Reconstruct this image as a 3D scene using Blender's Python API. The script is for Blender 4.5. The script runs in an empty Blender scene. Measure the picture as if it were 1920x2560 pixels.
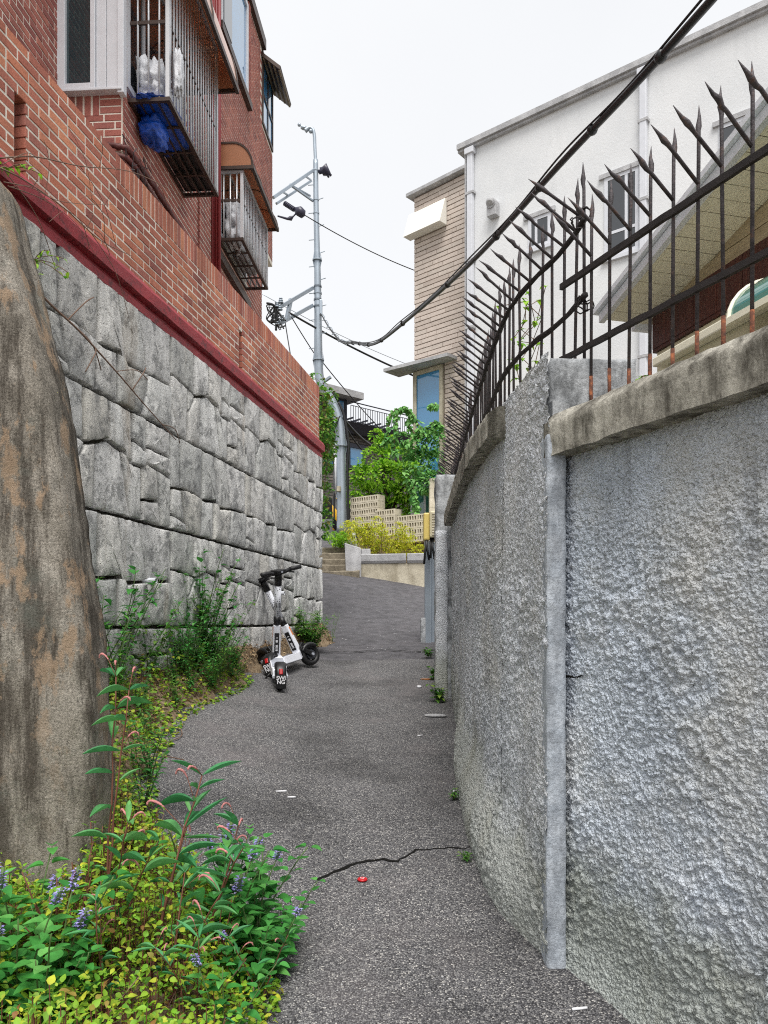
import bpy, bmesh, math, random
import numpy as np
from mathutils import Vector, Matrix, Quaternion

random.seed(7)
RNG = np.random.default_rng(11)
C = bpy.context.scene.collection
SC = bpy.context.scene
R = math.radians

# ------------------------------------------------------------------ camera, sky, sun, exposure
F = 1923.0                      # focal length of the photograph in its own pixels (1920 wide)
HY = 1555.0                     # row of the horizon
cam_d = bpy.data.cameras.new('camera')
cam = bpy.data.objects.new('camera', cam_d)
C.objects.link(cam)
cam.location = (0, 0, 0)
cam.rotation_euler = (R(90), 0, 0)
cam_d.sensor_fit = 'HORIZONTAL'
cam_d.sensor_width = 36.0
cam_d.lens = 36.0 * F / 1920.0
cam_d.shift_y = (HY - 1280.0) / 1920.0
cam_d.clip_start = 0.05
cam_d.clip_end = 600.0
SC.camera = cam

SUN_EL, SUN_AZ = 62.0, 176.0    # overcast: a broad soft sun, high and a little behind the camera
w = bpy.data.worlds.new('World')
SC.world = w
w.use_nodes = True
wn = w.node_tree
wn.nodes.clear()
sky = wn.nodes.new('ShaderNodeTexSky')
sky.sky_type = 'NISHITA'
sky.sun_disc = False
sky.sun_elevation = R(SUN_EL)
sky.sun_rotation = R(SUN_AZ)
sky.air_density = 1.0
sky.dust_density = 3.0
hsv = wn.nodes.new('ShaderNodeHueSaturation')
hsv.inputs['Saturation'].default_value = 0.25
mixw = wn.nodes.new('ShaderNodeMix')
mixw.data_type = 'RGBA'
mixw.inputs[0].default_value = 0.86         # closed cloud deck, a little of the sky's own gradient left
mixw.inputs[7].default_value = (3.42, 3.46, 3.52, 1)
wtc = wn.nodes.new('ShaderNodeTexCoord')
wnz = wn.nodes.new('ShaderNodeTexNoise')
wnz.inputs['Scale'].default_value = 2.2
wnz.inputs['Detail'].default_value = 4
wrp = wn.nodes.new('ShaderNodeValToRGB')
wrp.color_ramp.elements[0].position = 0.3
wrp.color_ramp.elements[0].color = (2.78, 2.82, 2.88, 1)
wrp.color_ramp.elements[1].position = 0.7
wrp.color_ramp.elements[1].color = (3.02, 3.05, 3.09, 1)
wn.links.new(wtc.outputs['Generated'], wnz.inputs['Vector'])
wn.links.new(wnz.outputs[0], wrp.inputs[0])
wn.links.new(wrp.outputs[0], mixw.inputs[7])
bg = wn.nodes.new('ShaderNodeBackground')
bg.inputs['Strength'].default_value = 0.125
wo = wn.nodes.new('ShaderNodeOutputWorld')
wn.links.new(sky.outputs[0], hsv.inputs['Color'])
wn.links.new(hsv.outputs[0], mixw.inputs[6])
wn.links.new(mixw.outputs[2], bg.inputs['Color'])
wn.links.new(bg.outputs[0], wo.inputs[0])
sun_d = bpy.data.lights.new('sun', 'SUN')
sun_d.energy = 1.5
sun_d.angle = R(32)
sun_d.color = (1.0, 0.97, 0.92)
sun = bpy.data.objects.new('sun', sun_d)
C.objects.link(sun)
sun.location = (0, 0, 40)
# the lamp points along -Z; aim it down from azimuth SUN_AZ (clockwise from +Y)
az = R(SUN_AZ)
sdir = Vector((math.sin(az) * math.cos(R(SUN_EL)), math.cos(az) * math.cos(R(SUN_EL)), math.sin(R(SUN_EL))))
sun.rotation_euler = (-sdir).to_track_quat('-Z', 'Y').to_euler()
SC.view_settings.view_transform = 'Standard'
SC.view_settings.look = 'None'
SC.view_settings.exposure = 1.4
SC.view_settings.gamma = 1.0
SC.view_settings.use_curve_mapping = False
SC.cycles.max_bounces = 6
SC.cycles.diffuse_bounces = 4
SC.cycles.glossy_bounces = 3
SC.cycles.transmission_bounces = 4
SC.cycles.transparent_max_bounces = 8
SC.cycles.use_denoising = False
SC.cycles.filter_width = 1.1
SC.cycles.sample_clamp_indirect = 4.0

# ------------------------------------------------------------------ helpers
def lin(r, g=None, b=None):
    if g is None:
        r, g, b = r
    f = lambda c: (c / 255.0 / 12.92) if c / 255.0 <= 0.04045 else ((c / 255.0 + 0.055) / 1.055) ** 2.4
    return (f(r), f(g), f(b), 1.0)

def at(px, py, Y):
    """World point at depth Y that the photograph shows at its pixel (px, py)."""
    return Vector(((px - 960.0) / F * Y, Y, (HY - py) / F * Y))

class Frame:
    """A vertical facade: origin, outward normal n; local x runs along it, local y outward, z up."""
    def __init__(self, o, n):
        n = Vector((n[0], n[1], 0)).normalized()
        self.o, self.n = Vector(o), n
        self.x = Vector((n.y, -n.x, 0))
        self.rz = math.atan2(self.x.y, self.x.x)
    def hit(self, px, py, off=0.0):
        r = Vector(((px - 960.0) / F, 1.0, (HY - py) / F))
        n = self.n
        t = (self.o.dot(n) + off) / (r.x * n.x + r.y * n.y)
        P = r * t
        d = P - self.o
        return d.dot(self.x), P.z - self.o.z
    def w(self, s, o, z):
        return self.o + self.x * s + self.n * o + Vector((0, 0, z))

def tag(o, label=None, cat=None, group=None, kind=None):
    if label: o['label'] = label
    if cat: o['category'] = cat
    if group: o['group'] = group
    if kind: o['kind'] = kind
    return o

def thing(name, label, cat, loc=(0, 0, 0), rz=0.0, group=None, kind=None):
    o = bpy.data.objects.new(name, None)
    C.objects.link(o)
    o.empty_display_size = 0.1
    o.location = loc
    o.rotation_euler = (0, 0, rz)
    return tag(o, label, cat, group, kind)

def link(name, me, parent=None, loc=(0, 0, 0), rot=(0, 0, 0)):
    o = bpy.data.objects.new(name, me)
    C.objects.link(o)
    o.parent = parent
    o.location = loc
    o.rotation_euler = rot
    return o

def copy_tree(o, parent=None):
    c = o.copy()
    C.objects.link(c)
    c.parent = parent
    for ch in list(o.children):
        copy_tree(ch, c)
    return c

BOXF = [(0, 3, 2, 1), (4, 5, 6, 7), (0, 1, 5, 4), (1, 2, 6, 5), (2, 3, 7, 6), (3, 0, 4, 7)]

class MB:
    def __init__(self):
        self.v, self.f, self.m = [], [], []
    def add(self, vs, fs, m=0):
        b = len(self.v)
        self.v.extend(tuple(p) for p in vs)
        for f in fs:
            self.f.append(tuple(b + i for i in f))
            self.m.append(m)
        return self
    def box(self, x0, x1, y0, y1, z0, z1, m=0):
        return self.add([(x0, y0, z0), (x1, y0, z0), (x1, y1, z0), (x0, y1, z0),
                         (x0, y0, z1), (x1, y0, z1), (x1, y1, z1), (x0, y1, z1)], BOXF, m)
    def bar(self, p0, p1, wd, ht, m=0, up=(0, 0, 1)):
        p0, p1 = Vector(p0), Vector(p1)
        d = (p1 - p0).normalized()
        up = Vector(up)
        if abs(d.dot(up)) > 0.98: up = Vector((0, 1, 0))
        a = d.cross(up).normalized() * (wd / 2)
        b = a.cross(d).normalized() * (ht / 2)
        return self.add([p0 - a - b, p0 + a - b, p0 + a + b, p0 - a + b,
                         p1 - a - b, p1 + a - b, p1 + a + b, p1 - a + b],
                        [(0, 1, 2, 3)[::-1], (4, 5, 6, 7), (0, 1, 5, 4), (1, 2, 6, 5), (2, 3, 7, 6), (3, 0, 4, 7)], m)
    def tube(self, pts, r, n=8, m=0, caps=True):
        pts = [Vector(p) for p in pts]
        rs = r if isinstance(r, (list, tuple)) else [r] * len(pts)
        b = len(self.v)
        t = (pts[1] - pts[0]).normalized()
        a = t.orthogonal().normalized()
        for i, p in enumerate(pts):
            if i == 0: t2 = (pts[1] - pts[0])
            elif i == len(pts) - 1: t2 = (pts[-1] - pts[-2])
            else: t2 = (pts[i + 1] - pts[i - 1])
            t2 = t2.normalized() if t2.length > 1e-9 else t
            a = a - t2 * a.dot(t2)
            a = a.normalized() if a.length > 1e-6 else t2.orthogonal().normalized()
            c = t2.cross(a)
            t = t2
            for k in range(n):
                th = 2 * math.pi * k / n
                self.v.append(tuple(p + (a * math.cos(th) + c * math.sin(th)) * rs[i]))
        for i in range(len(pts) - 1):
            for k in range(n):
                k2 = (k + 1) % n
                self.f.append((b + i * n + k, b + i * n + k2, b + (i + 1) * n + k2, b + (i + 1) * n + k))
                self.m.append(m)
        if caps:
            self.f.append(tuple(b + k for k in range(n))[::-1]); self.m.append(m)
            e = b + (len(pts) - 1) * n
            self.f.append(tuple(e + k for k in range(n))); self.m.append(m)
        return self
    def prism(self, poly, fn, t0, t1, m=0):
        """poly: 2-D outline; fn(a, b, t) -> point; extruded from t0 to t1."""
        n = len(poly)
        vs = [fn(a, b, t0) for a, b in poly] + [fn(a, b, t1) for a, b in poly]
        fs = [tuple(range(n))[::-1], tuple(range(n, 2 * n))]
        fs += [(i, (i + 1) % n, n + (i + 1) % n, n + i) for i in range(n)]
        return self.add(vs, fs, m)
    def sweep(self, sections, closed=True, caps=True, m=0):
        """rings of equal length joined in order."""
        n = len(sections[0])
        b = len(self.v)
        for s in sections: self.v.extend(tuple(p) for p in s)
        for i in range(len(sections) - 1):
            for k in range(n if closed else n - 1):
                k2 = (k + 1) % n
                self.f.append((b + i * n + k, b + i * n + k2, b + (i + 1) * n + k2, b + (i + 1) * n + k)); self.m.append(m)
        if caps and closed:
            self.f.append(tuple(b + k for k in range(n))[::-1]); self.m.append(m)
            e = b + (len(sections) - 1) * n
            self.f.append(tuple(e + k for k in range(n))); self.m.append(m)
        return self
    def ball(self, c, r, n=8, sc=(1, 1, 1), m=0):
        c = Vector(c)
        b = len(self.v)
        rows = max(4, n // 2 + 1)
        for i in range(rows + 1):
            ph = math.pi * i / rows
            for k in range(n):
                th = 2 * math.pi * k / n
                self.v.append((c.x + r * sc[0] * math.sin(ph) * math.cos(th), c.y + r * sc[1] * math.sin(ph) * math.sin(th), c.z + r * sc[2] * math.cos(ph)))
        for i in range(rows):
            for k in range(n):
                k2 = (k + 1) % n
                self.f.append((b + i * n + k, b + (i + 1) * n + k, b + (i + 1) * n + k2, b + i * n + k2)); self.m.append(m)
        return self
    def leaf(self, p, d, up, L, wd, fold=0.25, droop=0.3, shape='lance', seg=4, m=0):
        p, d, up = Vector(p), Vector(d).normalized(), Vector(up)
        side = d.cross(up)
        side = side.normalized() if side.length > 1e-5 else d.orthogonal().normalized()
        nrm = side.cross(d).normalized()
        prof = {'lance': [0.06, 0.75, 1.0, 0.72, 0.0], 'ovate': [0.3, 1.0, 0.92, 0.5, 0.0], 'heart': [0.75, 1.0, 0.8, 0.42, 0.0], 'tri': [0.1, 1.0, 0.0], 'lanceL': [0.05, .5, .82, .98, .96, .78, .45, 0.0], 'heartL': [.5, .93, 1.0, .93, .78, .56, .3, 0.0]}[shape]
        seg = len(prof) - 1
        b = len(self.v)
        for i in range(seg + 1):
            t = i / seg
            c = p + d * (L * t * (1 - 0.15 * droop * t)) - nrm * (droop * L * t * t * 0.6)
            hw = wd * 0.5 * prof[i]
            lift = nrm * (fold * hw)
            if i == seg:
                self.v.append(tuple(c))
            else:
                self.v.append(tuple(c - side * hw + lift)); self.v.append(tuple(c)); self.v.append(tuple(c + side * hw + lift))
        for i in range(seg):
            o = b + i * 3
            if i == seg - 1:
                self.f += [(o, o + 1, o + 3), (o + 1, o + 2, o + 3)]
            else:
                self.f += [(o, o + 1, o + 4, o + 3), (o + 1, o + 2, o + 5, o + 4)]
            self.m += [m, m]
        return self
    def mesh(self, name, mats, smooth=False):
        me = bpy.data.meshes.new(name)
        me.from_pydata(self.v, [], self.f)
        for mt in (mats if isinstance(mats, (list, tuple)) else [mats]): me.materials.append(mt)
        if any(self.m): me.polygons.foreach_set('material_index', self.m)
        if smooth: me.polygons.foreach_set('use_smooth', [True] * len(me.polygons))
        me.update()
        return me
    def build(self, name, mats, parent=None, smooth=False, bevel=0.0, world=False):
        if world and parent is not None:
            mw = Matrix.LocRotScale(parent.location, parent.rotation_euler, None)
            if parent.parent is not None:
                mw = Matrix.LocRotScale(parent.parent.location, parent.parent.rotation_euler, None) @ mw
            inv = mw.inverted()
            self.v = [tuple(inv @ Vector(p)) for p in self.v]
        o = link(name, self.mesh(name, mats, smooth), parent)
        if bevel:
            b = o.modifiers.new('bevel', 'BEVEL')
            b.width = bevel; b.segments = 2; b.limit_method = 'ANGLE'; b.angle_limit = R(40)
        return o

def grid_mesh(name, P, mats, smooth=True, flip=False, mi=None):
    """P: (n, m, 3) array of points -> quad mesh."""
    n, m = P.shape[:2]
    me = bpy.data.meshes.new(name)
    idx = np.arange(n * m).reshape(n, m)
    q = np.stack([idx[:-1, :-1], idx[1:, :-1], idx[1:, 1:], idx[:-1, 1:]], -1).reshape(-1, 4)
    if flip: q = q[:, ::-1]
    me.vertices.add(n * m)
    me.vertices.foreach_set('co', P.astype(np.float32).ravel())
    me.loops.add(q.size)
    me.loops.foreach_set('vertex_index', q.astype(np.int32).ravel())
    me.polygons.add(len(q))
    me.polygons.foreach_set('loop_start', np.arange(0, q.size, 4, dtype=np.int32))
    me.polygons.foreach_set('loop_total', np.full(len(q), 4, dtype=np.int32))
    for mt in (mats if isinstance(mats, (list, tuple)) else [mats]): me.materials.append(mt)
    me.update(calc_edges=True)
    me.polygons.foreach_set('use_smooth', np.full(len(q), smooth))
    me.validate()
    return me

def vnoise(x, y, seed=0):
    """2-D value noise in numpy, range 0..1."""
    xi, yi = np.floor(x).astype(np.int64), np.floor(y).astype(np.int64)
    xf, yf = x - xi, y - yi
    xf = xf * xf * (3 - 2 * xf); yf = yf * yf * (3 - 2 * yf)
    def h(a, b):
        n = (a * 374761393 + b * 668265263 + seed * 1442695041) & 0x7fffffff
        n = ((n ^ (n >> 13)) * 1274126177) & 0x7fffffff
        return ((n ^ (n >> 16)) & 0xffff) / 65535.0
    return (h(xi, yi) * (1 - xf) + h(xi + 1, yi) * xf) * (1 - yf) + (h(xi, yi + 1) * (1 - xf) + h(xi + 1, yi + 1) * xf) * yf

def fbm(x, y, seed=0, oct=4):
    s, a, t = 0, 0.5, 0
    for o in range(oct):
        s = s + a * vnoise(x * 2 ** o, y * 2 ** o, seed + o * 17); t += a; a *= 0.5
    return s / t

def blobs(x, y, seed=0):
    """Rounded lumps on a jittered lattice (rough-cast), range 0..1."""
    xi, yi = np.floor(x).astype(np.int64), np.floor(y).astype(np.int64)
    out = np.zeros_like(x)
    for dx in (-1, 0, 1):
        for dy in (-1, 0, 1):
            a, b = xi + dx, yi + dy
            def h(k):
                n = (a * 374761393 + b * 668265263 + (seed + k) * 1442695041) & 0x7fffffff
                n = ((n ^ (n >> 13)) * 1274126177) & 0x7fffffff
                return ((n ^ (n >> 16)) & 0xffff) / 65535.0
            cx, cy, rr, hh = a + h(1), b + h(2), 0.35 + 0.6 * h(3), 0.25 + 0.75 * h(4) ** 1.5
            d2 = ((x - cx) ** 2 + (y - cy) ** 2) / rr ** 2
            out = np.maximum(out, hh * np.clip(1 - d2, 0, 1) ** .55)
    return out

def smooth01(t):
    t = np.clip(t, 0, 1)
    return t * t * (3 - 2 * t)

# ------------------------------------------------------------------ materials
class Nt:
    def __init__(self, name):
        self.mat = bpy.data.materials.new(name)
        self.mat.use_nodes = True
        self.t = self.mat.node_tree
        self.b = self.t.nodes['Principled BSDF']
        self.out = self.t.nodes['Material Output']
        self.pos = self.n('ShaderNodeNewGeometry').outputs['Position']
    def n(self, typ, ins=None, **props):
        nd = self.t.nodes.new(typ)
        for k, v in props.items(): setattr(nd, k, v)
        for k, v in (ins or {}).items(): self.set(nd, k, v)
        return nd
    def set(self, nd, k, v):
        s = nd.inputs[k]
        if isinstance(v, bpy.types.NodeSocket): self.t.links.new(v, s)
        else: s.default_value = v
    def noise(self, scale, detail=6, rough=0.55, vec=None, dist=0.0):
        return self.n('ShaderNodeTexNoise', {'Vector': vec or self.pos, 'Scale': scale, 'Detail': detail, 'Roughness': rough, 'Distortion': dist}).outputs[0]
    def stretch(self, sx, sy, sz, vec=None):
        return self.n('ShaderNodeMapping', {'Vector': vec or self.pos, 'Scale': (sx, sy, sz)}).outputs[0]
    def ramp(self, fac, stops, interp='LINEAR'):
        r = self.n('ShaderNodeValToRGB', {'Fac': fac})
        r.color_ramp.interpolation = interp
        e = r.color_ramp.elements
        while len(e) < len(stops): e.new(0.5)
        for i, (p, c) in enumerate(stops):
            e[i].position = p
            e[i].color = c if isinstance(c, tuple) else (c, c, c, 1)
        return r.outputs[0]
    def mix(self, fac, a, b, mode='MIX'):
        m = self.n('ShaderNodeMix', data_type='RGBA', blend_type=mode)
        self.set(m, 0, fac); self.set(m, 6, a); self.set(m, 7, b)
        return m.outputs[2]
    def math(self, op, a, b=0.0, clamp=False):
        m = self.n('ShaderNodeMath', operation=op, use_clamp=clamp)
        self.set(m, 0, a); self.set(m, 1, b)
        return m.outputs[0]
    def bump(self, h, dist=0.01, strength=1.0, normal=None):
        ins = {'Height': h, 'Distance': dist, 'Strength': strength}
        if normal is not None: ins['Normal'] = normal
        return self.n('ShaderNodeBump', ins).outputs[0]
    def rand(self, kind):
        if kind == 'obj': return self.n('ShaderNodeObjectInfo').outputs['Random']
        return self.n('ShaderNodeNewGeometry').outputs['Random Per Island']
    def done(self, col=None, rough=None, normal=None, metal=None, spec=None):
        if col is not None: self.set(self.b, 'Base Color', col)
        if rough is not None: self.set(self.b, 'Roughness', rough)
        if normal is not None: self.set(self.b, 'Normal', normal)
        if metal is not None: self.set(self.b, 'Metallic', metal)
        if spec is not None: self.set(self.b, 'Specular IOR Level', spec)
        return self.mat

def plain(name, c, rough=0.6, metal=0.0, var=0.15, scale=8.0, bump=0.0, spec=0.5):
    k = Nt(name)
    a = tuple(x * (1 - var) for x in c[:3]) + (1,)
    b = tuple(min(1, x * (1 + var)) for x in c[:3]) + (1,)
    col = k.ramp(k.noise(scale, 5), [(0.3, a), (0.7, b)])
    nm = k.bump(k.noise(scale * 12, 4), bump, 0.6) if bump else None
    return k.done(col, rough, nm, metal, spec)

def brick_mat(name, rand, cols, stain=0.36):
    k = Nt(name)
    r = k.rand(rand)
    n = len(cols)
    base = k.ramp(r, [((i + 0.5) / n, c) for i, c in enumerate(cols)], 'LINEAR')
    fine = k.ramp(k.noise(90, 8, 0.78), [(0.34, 0.6), (0.5, 0.98), (0.68, 1.15)])
    c = k.mix(1.0, base, fine, 'MULTIPLY')
    st = k.ramp(k.noise(1.6, 8, 0.7, k.stretch(1.2, 1.2, 0.45)), [(0.47, 0.0), (0.64, 1.0)])
    c = k.mix(k.math('MULTIPLY', st, stain), c, lin(72, 50, 48))
    ef = k.ramp(k.noise(3.1, 7, 0.7), [(0.62, 0.0), (0.8, 1.0)])
    c = k.mix(k.math('MULTIPLY', ef, 0.25), c, lin(190, 150, 130))
    h = k.noise(90, 6, 0.7)
    return k.done(c, 0.9, k.bump(h, 0.004, 0.5), spec=0.2)

BRICK_RED = [lin(172, 108, 90), lin(192, 124, 98), lin(160, 98, 86), lin(204, 138, 108), lin(182, 114, 98), lin(146, 92, 84), lin(190, 118, 96), lin(168, 110, 98)]
BRICK_DK = [lin(164, 102, 92), lin(148, 90, 84), lin(178, 114, 100), lin(136, 84, 80), lin(170, 110, 100)]
M = {}
M['brick'] = brick_mat('wall_brick', 'obj', BRICK_RED)
M['brick_i'] = brick_mat('wall_brick_rest', 'island', BRICK_RED)
M['hbrick'] = brick_mat('house_brick', 'obj', BRICK_DK, 0.4)
M['hbrick_i'] = brick_mat('house_brick_rest', 'island', BRICK_DK, 0.4)
k = Nt('mortar')
M['mortar'] = k.done(k.ramp(k.noise(5, 7, 0.7), [(0.3, lin(190, 180, 168)), (0.5, lin(216, 208, 196)), (0.7, lin(232, 225, 214))]), 0.95, k.bump(k.noise(120, 4), 0.004, 0.6), spec=0.2)
k = Nt('red_paint')
c = k.ramp(k.noise(3, 7, 0.65), [(0.3, lin(128, 30, 40)), (0.7, lin(160, 44, 54))])
c = k.mix(k.ramp(k.noise(9, 9, 0.78), [(0.52, 0.0), (0.62, 0.75)]), c, lin(74, 34, 38))
c = k.mix(k.ramp(k.noise(30, 8, 0.8), [(0.6, 0.0), (0.66, 0.5)]), c, lin(172, 104, 104))
M['red_paint'] = k.done(c, 0.6, k.bump(k.noise(40, 6), 0.006, 0.5))

# moulded grey stone
k = Nt('grey_stone')
base = k.ramp(k.rand('obj'), [(0.0, lin(186, 187, 184)), (0.25, lin(236, 236, 234)), (0.5, lin(206, 206, 202)), (0.75, lin(240, 239, 237)), (1.0, lin(214, 211, 203))])
mott = k.ramp(k.noise(85, 10, 0.86), [(0.36, 0.3), (0.42, 0.9), (0.5, 1.1), (0.62, 1.25)])
c = k.mix(1.0, base, mott, 'MULTIPLY')
drip = k.ramp(k.noise(2.2, 8, 0.72, k.stretch(2.4, 2.4, 0.55)), [(0.42, 0.0), (0.62, 1.0)])
c = k.mix(k.math('MULTIPLY', drip, 0.5), c, lin(138, 139, 141))
lich = k.ramp(k.noise(7, 10, 0.8), [(0.51, 0.0), (0.58, 0.66)])
c = k.mix(lich, c, lin(116, 117, 118))
warm = k.ramp(k.noise(1.1, 5, 0.6, k.stretch(2, 2, 0.35)), [(0.6, 0.0), (0.75, 0.5)])
c = k.mix(warm, c, lin(170, 148, 120))
pits = k.n('ShaderNodeTexVoronoi', {'Vector': k.pos, 'Scale': 34.0, 'Randomness': 1.0}).outputs['Distance']
pm = k.ramp(pits, [(0.05, 1.0), (0.14, 0.0)])
c = k.mix(k.math('MULTIPLY', pm, 0.75), c, lin(48, 47, 46))
h = k.math('SUBTRACT', k.math('ADD', k.math('MULTIPLY', k.noise(22, 8, 0.7), 1.1), k.noise(95, 9, 0.8)), pm)
M['stone'] = k.done(c, 0.95, k.bump(h, 0.015, 1.0), spec=0.15)
k = Nt('stone_joint')
c = k.ramp(k.noise(14, 8, 0.7), [(0.3, lin(44, 43, 38)), (0.7, lin(84, 82, 74))])
M['joint'] = k.done(c, 0.95, k.bump(k.noise(50, 6), 0.01, 0.8), spec=0.1)

# rough-cast plaster
def roughcast(name, moss=1.0, blue=1.0):
    k = Nt(name)
    c = k.ramp(k.noise(2.2, 7, 0.65), [(0.3, lin(202 - 6 * blue, 205, 211 + 6 * blue)), (0.5, lin(226 - 6 * blue, 229, 234 + 7 * blue)), (0.72, lin(244 - 4 * blue, 244, 246 + 4 * blue))])
    mott = k.ramp(k.noise(120, 9, 0.8), [(0.36, 0.5), (0.46, 0.98), (0.62, 1.16)])
    c = k.mix(1.0, c, mott, 'MULTIPLY')
    warm = k.ramp(k.noise(1.5, 8, 0.7), [(0.48, 0.0), (0.64, 0.55)])
    c = k.mix(warm, c, lin(212, 209, 200))
    st = k.ramp(k.noise(3.0, 9, 0.75, k.stretch(1.8, 1.8, 0.3)), [(0.53, 0.0), (0.66, 0.6)])
    c = k.mix(st, c, lin(140, 143, 148))
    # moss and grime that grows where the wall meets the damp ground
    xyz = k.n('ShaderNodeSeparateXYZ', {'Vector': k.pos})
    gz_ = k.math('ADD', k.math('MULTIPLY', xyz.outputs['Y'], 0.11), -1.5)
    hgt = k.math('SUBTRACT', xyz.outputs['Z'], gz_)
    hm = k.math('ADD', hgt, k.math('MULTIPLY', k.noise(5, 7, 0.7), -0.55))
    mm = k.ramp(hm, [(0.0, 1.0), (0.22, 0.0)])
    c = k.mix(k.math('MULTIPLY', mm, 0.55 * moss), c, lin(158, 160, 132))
    return k.done(c, 0.95, k.bump(k.math('ADD', k.math('MULTIPLY', k.n('ShaderNodeTexVoronoi', {'Vector': k.pos, 'Scale': 130.0}).outputs['Distance'], -1.4), k.math('ADD', k.noise(150, 6, 0.75), k.math('MULTIPLY', k.n('ShaderNodeTexVoronoi', {'Vector': k.pos, 'Scale': 290.0}).outputs['Distance'], -.6))), 0.0075, 1.0), spec=0.15)
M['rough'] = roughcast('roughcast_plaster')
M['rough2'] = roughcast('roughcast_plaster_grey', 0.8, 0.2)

def concrete(name, a, b, dark, amount=0.7, scale=2.0, streak=0.4, warm=None, bump=0.01):
    k = Nt(name)
    c = k.ramp(k.noise(scale * 2, 8, 0.65), [(0.3, a), (0.7, b)])
    c = k.mix(1.0, c, k.ramp(k.noise(75, 8, 0.78), [(0.3, 0.5), (0.5, 0.95), (0.7, 1.12)]), 'MULTIPLY')
    st = k.ramp(k.noise(scale, 9, 0.72, k.stretch(1.8, 1.8, streak)), [(0.44, 0.0), (0.62, 1.0)])
    c = k.mix(k.math('MULTIPLY', st, amount), c, dark)
    if warm:
        wm = k.ramp(k.noise(scale * 1.3, 6, 0.6, k.stretch(1.4, 1.4, 0.6)), [(0.55, 0.0), (0.68, 0.85)])
        c = k.mix(wm, c, warm)
    h = k.math('ADD', k.noise(45, 9, 0.75), k.math('MULTIPLY', k.noise(6, 6), 1.5))
    return k.done(c, 0.95, k.bump(h, bump, 0.9), spec=0.15)
M['coping'] = concrete('weathered_coping', lin(158, 154, 144), lin(206, 202, 190), lin(66, 62, 55), 0.82, 6.0, 0.4, None, 0.016)
M['pier'] = concrete('pier_concrete', lin(160, 163, 166), lin(200, 203, 206), lin(84, 86, 88), 0.75, 5.5, 0.8)
M['strip'] = concrete('smooth_blue_grey_render', lin(164, 172, 182), lin(204, 210, 218), lin(112, 116, 122), 0.6, 9, 0.6)
k = Nt('old_brown_concrete')
c = k.ramp(k.noise(3, 9, .7), [(.3, lin(140, 134, 124)), (.5, lin(178, 170, 158)), (.7, lin(204, 197, 186))])
c = k.mix(1.0, c, k.ramp(k.noise(130, 9, .88), [(.38, .22), (.48, .85), (.6, 1.3)]), 'MULTIPLY')
st = k.ramp(k.noise(2.6, 10, .8, k.stretch(2.6, 2.6, .35)), [(.45, 0.0), (.56, 1.0)])
c = k.mix(k.math('MULTIPLY', st, .78), c, lin(70, 63, 56))
xyz = k.n('ShaderNodeSeparateXYZ', {'Vector': k.pos})
wm = k.ramp(k.noise(5.5, 9, .72, k.stretch(1.4, 1.4, .7)), [(.53, 0.0), (.58, .85)])
hi = k.ramp(k.math('ADD', k.math('MULTIPLY', xyz.outputs['Z'], .8), .75), [(.2, 0.1), (.7, 1.0)])
c = k.mix(k.math('MULTIPLY', wm, hi), c, lin(190, 164, 138))
gr = k.ramp(k.noise(5, 7, .7), [(.55, 0.0), (.7, .5)])
c = k.mix(gr, c, lin(126, 132, 124))
M['buttress'] = k.done(c, .95, k.bump(k.math('ADD', k.noise(95, 9, .85), k.math('MULTIPLY', k.noise(11, 8, .75), 1.6)), .02, 1.0), spec=.12)
M['planter'] = concrete('planter_render', lin(176, 168, 150), lin(214, 206, 186), lin(122, 112, 92), 0.6, 1.6, 0.5, None)
M['granite'] = concrete('light_granite', lin(170, 170, 172), lin(200, 200, 202), lin(130, 130, 132), 0.4, 2.0, 0.8)
M['step'] = concrete('step_concrete', lin(120, 112, 98), lin(160, 150, 132), lin(70, 64, 54), 0.7, 2.5, 1.0)

# asphalt
k = Nt('asphalt')
vo = k.n('ShaderNodeTexVoronoi', {'Vector': k.pos, 'Scale': 175.0})
sep = k.n('ShaderNodeSeparateColor', {'Color': vo.outputs['Color']})
agg = k.ramp(sep.outputs[0], [(0.0, lin(74, 74, 77)), (0.4, lin(112, 111, 114)), (0.72, lin(140, 139, 140)), (0.92, lin(172, 170, 168)), (1.0, lin(226, 222, 216))])
c = k.mix(k.ramp(vo.outputs['Distance'], [(0.4, 0.0), (0.8, 1.0)]), agg, lin(52, 51, 54))
big = k.ramp(k.noise(1.1, 8, 0.68), [(0.36, 0.55), (0.5, 0.86), (0.66, 1.05)])
c = k.mix(1.0, c, big, 'MULTIPLY')
pinkish = k.ramp(k.noise(1.3, 4, 0.6), [(0.52, 0.0), (0.72, 0.4)])
c = k.mix(pinkish, c, lin(128, 121, 122), 'MIX')
dk = k.ramp(k.noise(3.5, 8, 0.75), [(0.6, 0.0), (0.74, 0.6)])
c = k.mix(dk, c, lin(66, 63, 64))
axyz = k.n('ShaderNodeSeparateXYZ', {'Vector': k.pos})
patch = k.ramp(k.math('MULTIPLY', k.math('ADD', k.math('SUBTRACT', axyz.outputs['Y'], 9.42), k.math('MULTIPLY', k.noise(2.5, 4), .12)), 5.0), [(0.0, 0.0), (0.5, 1.0)])
c = k.mix(k.math('MULTIPLY', patch, .75), c, k.mix(k.ramp(k.noise(6, 8, .7), [(.35, 0.0), (.65, 1.0)]), lin(64, 63, 67), lin(102, 100, 105)))
fade = k.noise(420, 2)
h = k.math('ADD', k.math('MULTIPLY', vo.outputs['Distance'], -1.0), k.math('MULTIPLY', fade, 0.5))
M['asphalt'] = k.done(c, 0.85, k.bump(h, 0.006, 0.9), spec=0.3)
M['crack'] = plain('crack_fill', lin(24, 23, 22), 0.95, spec=0.1)
k = Nt('soil')
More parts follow.
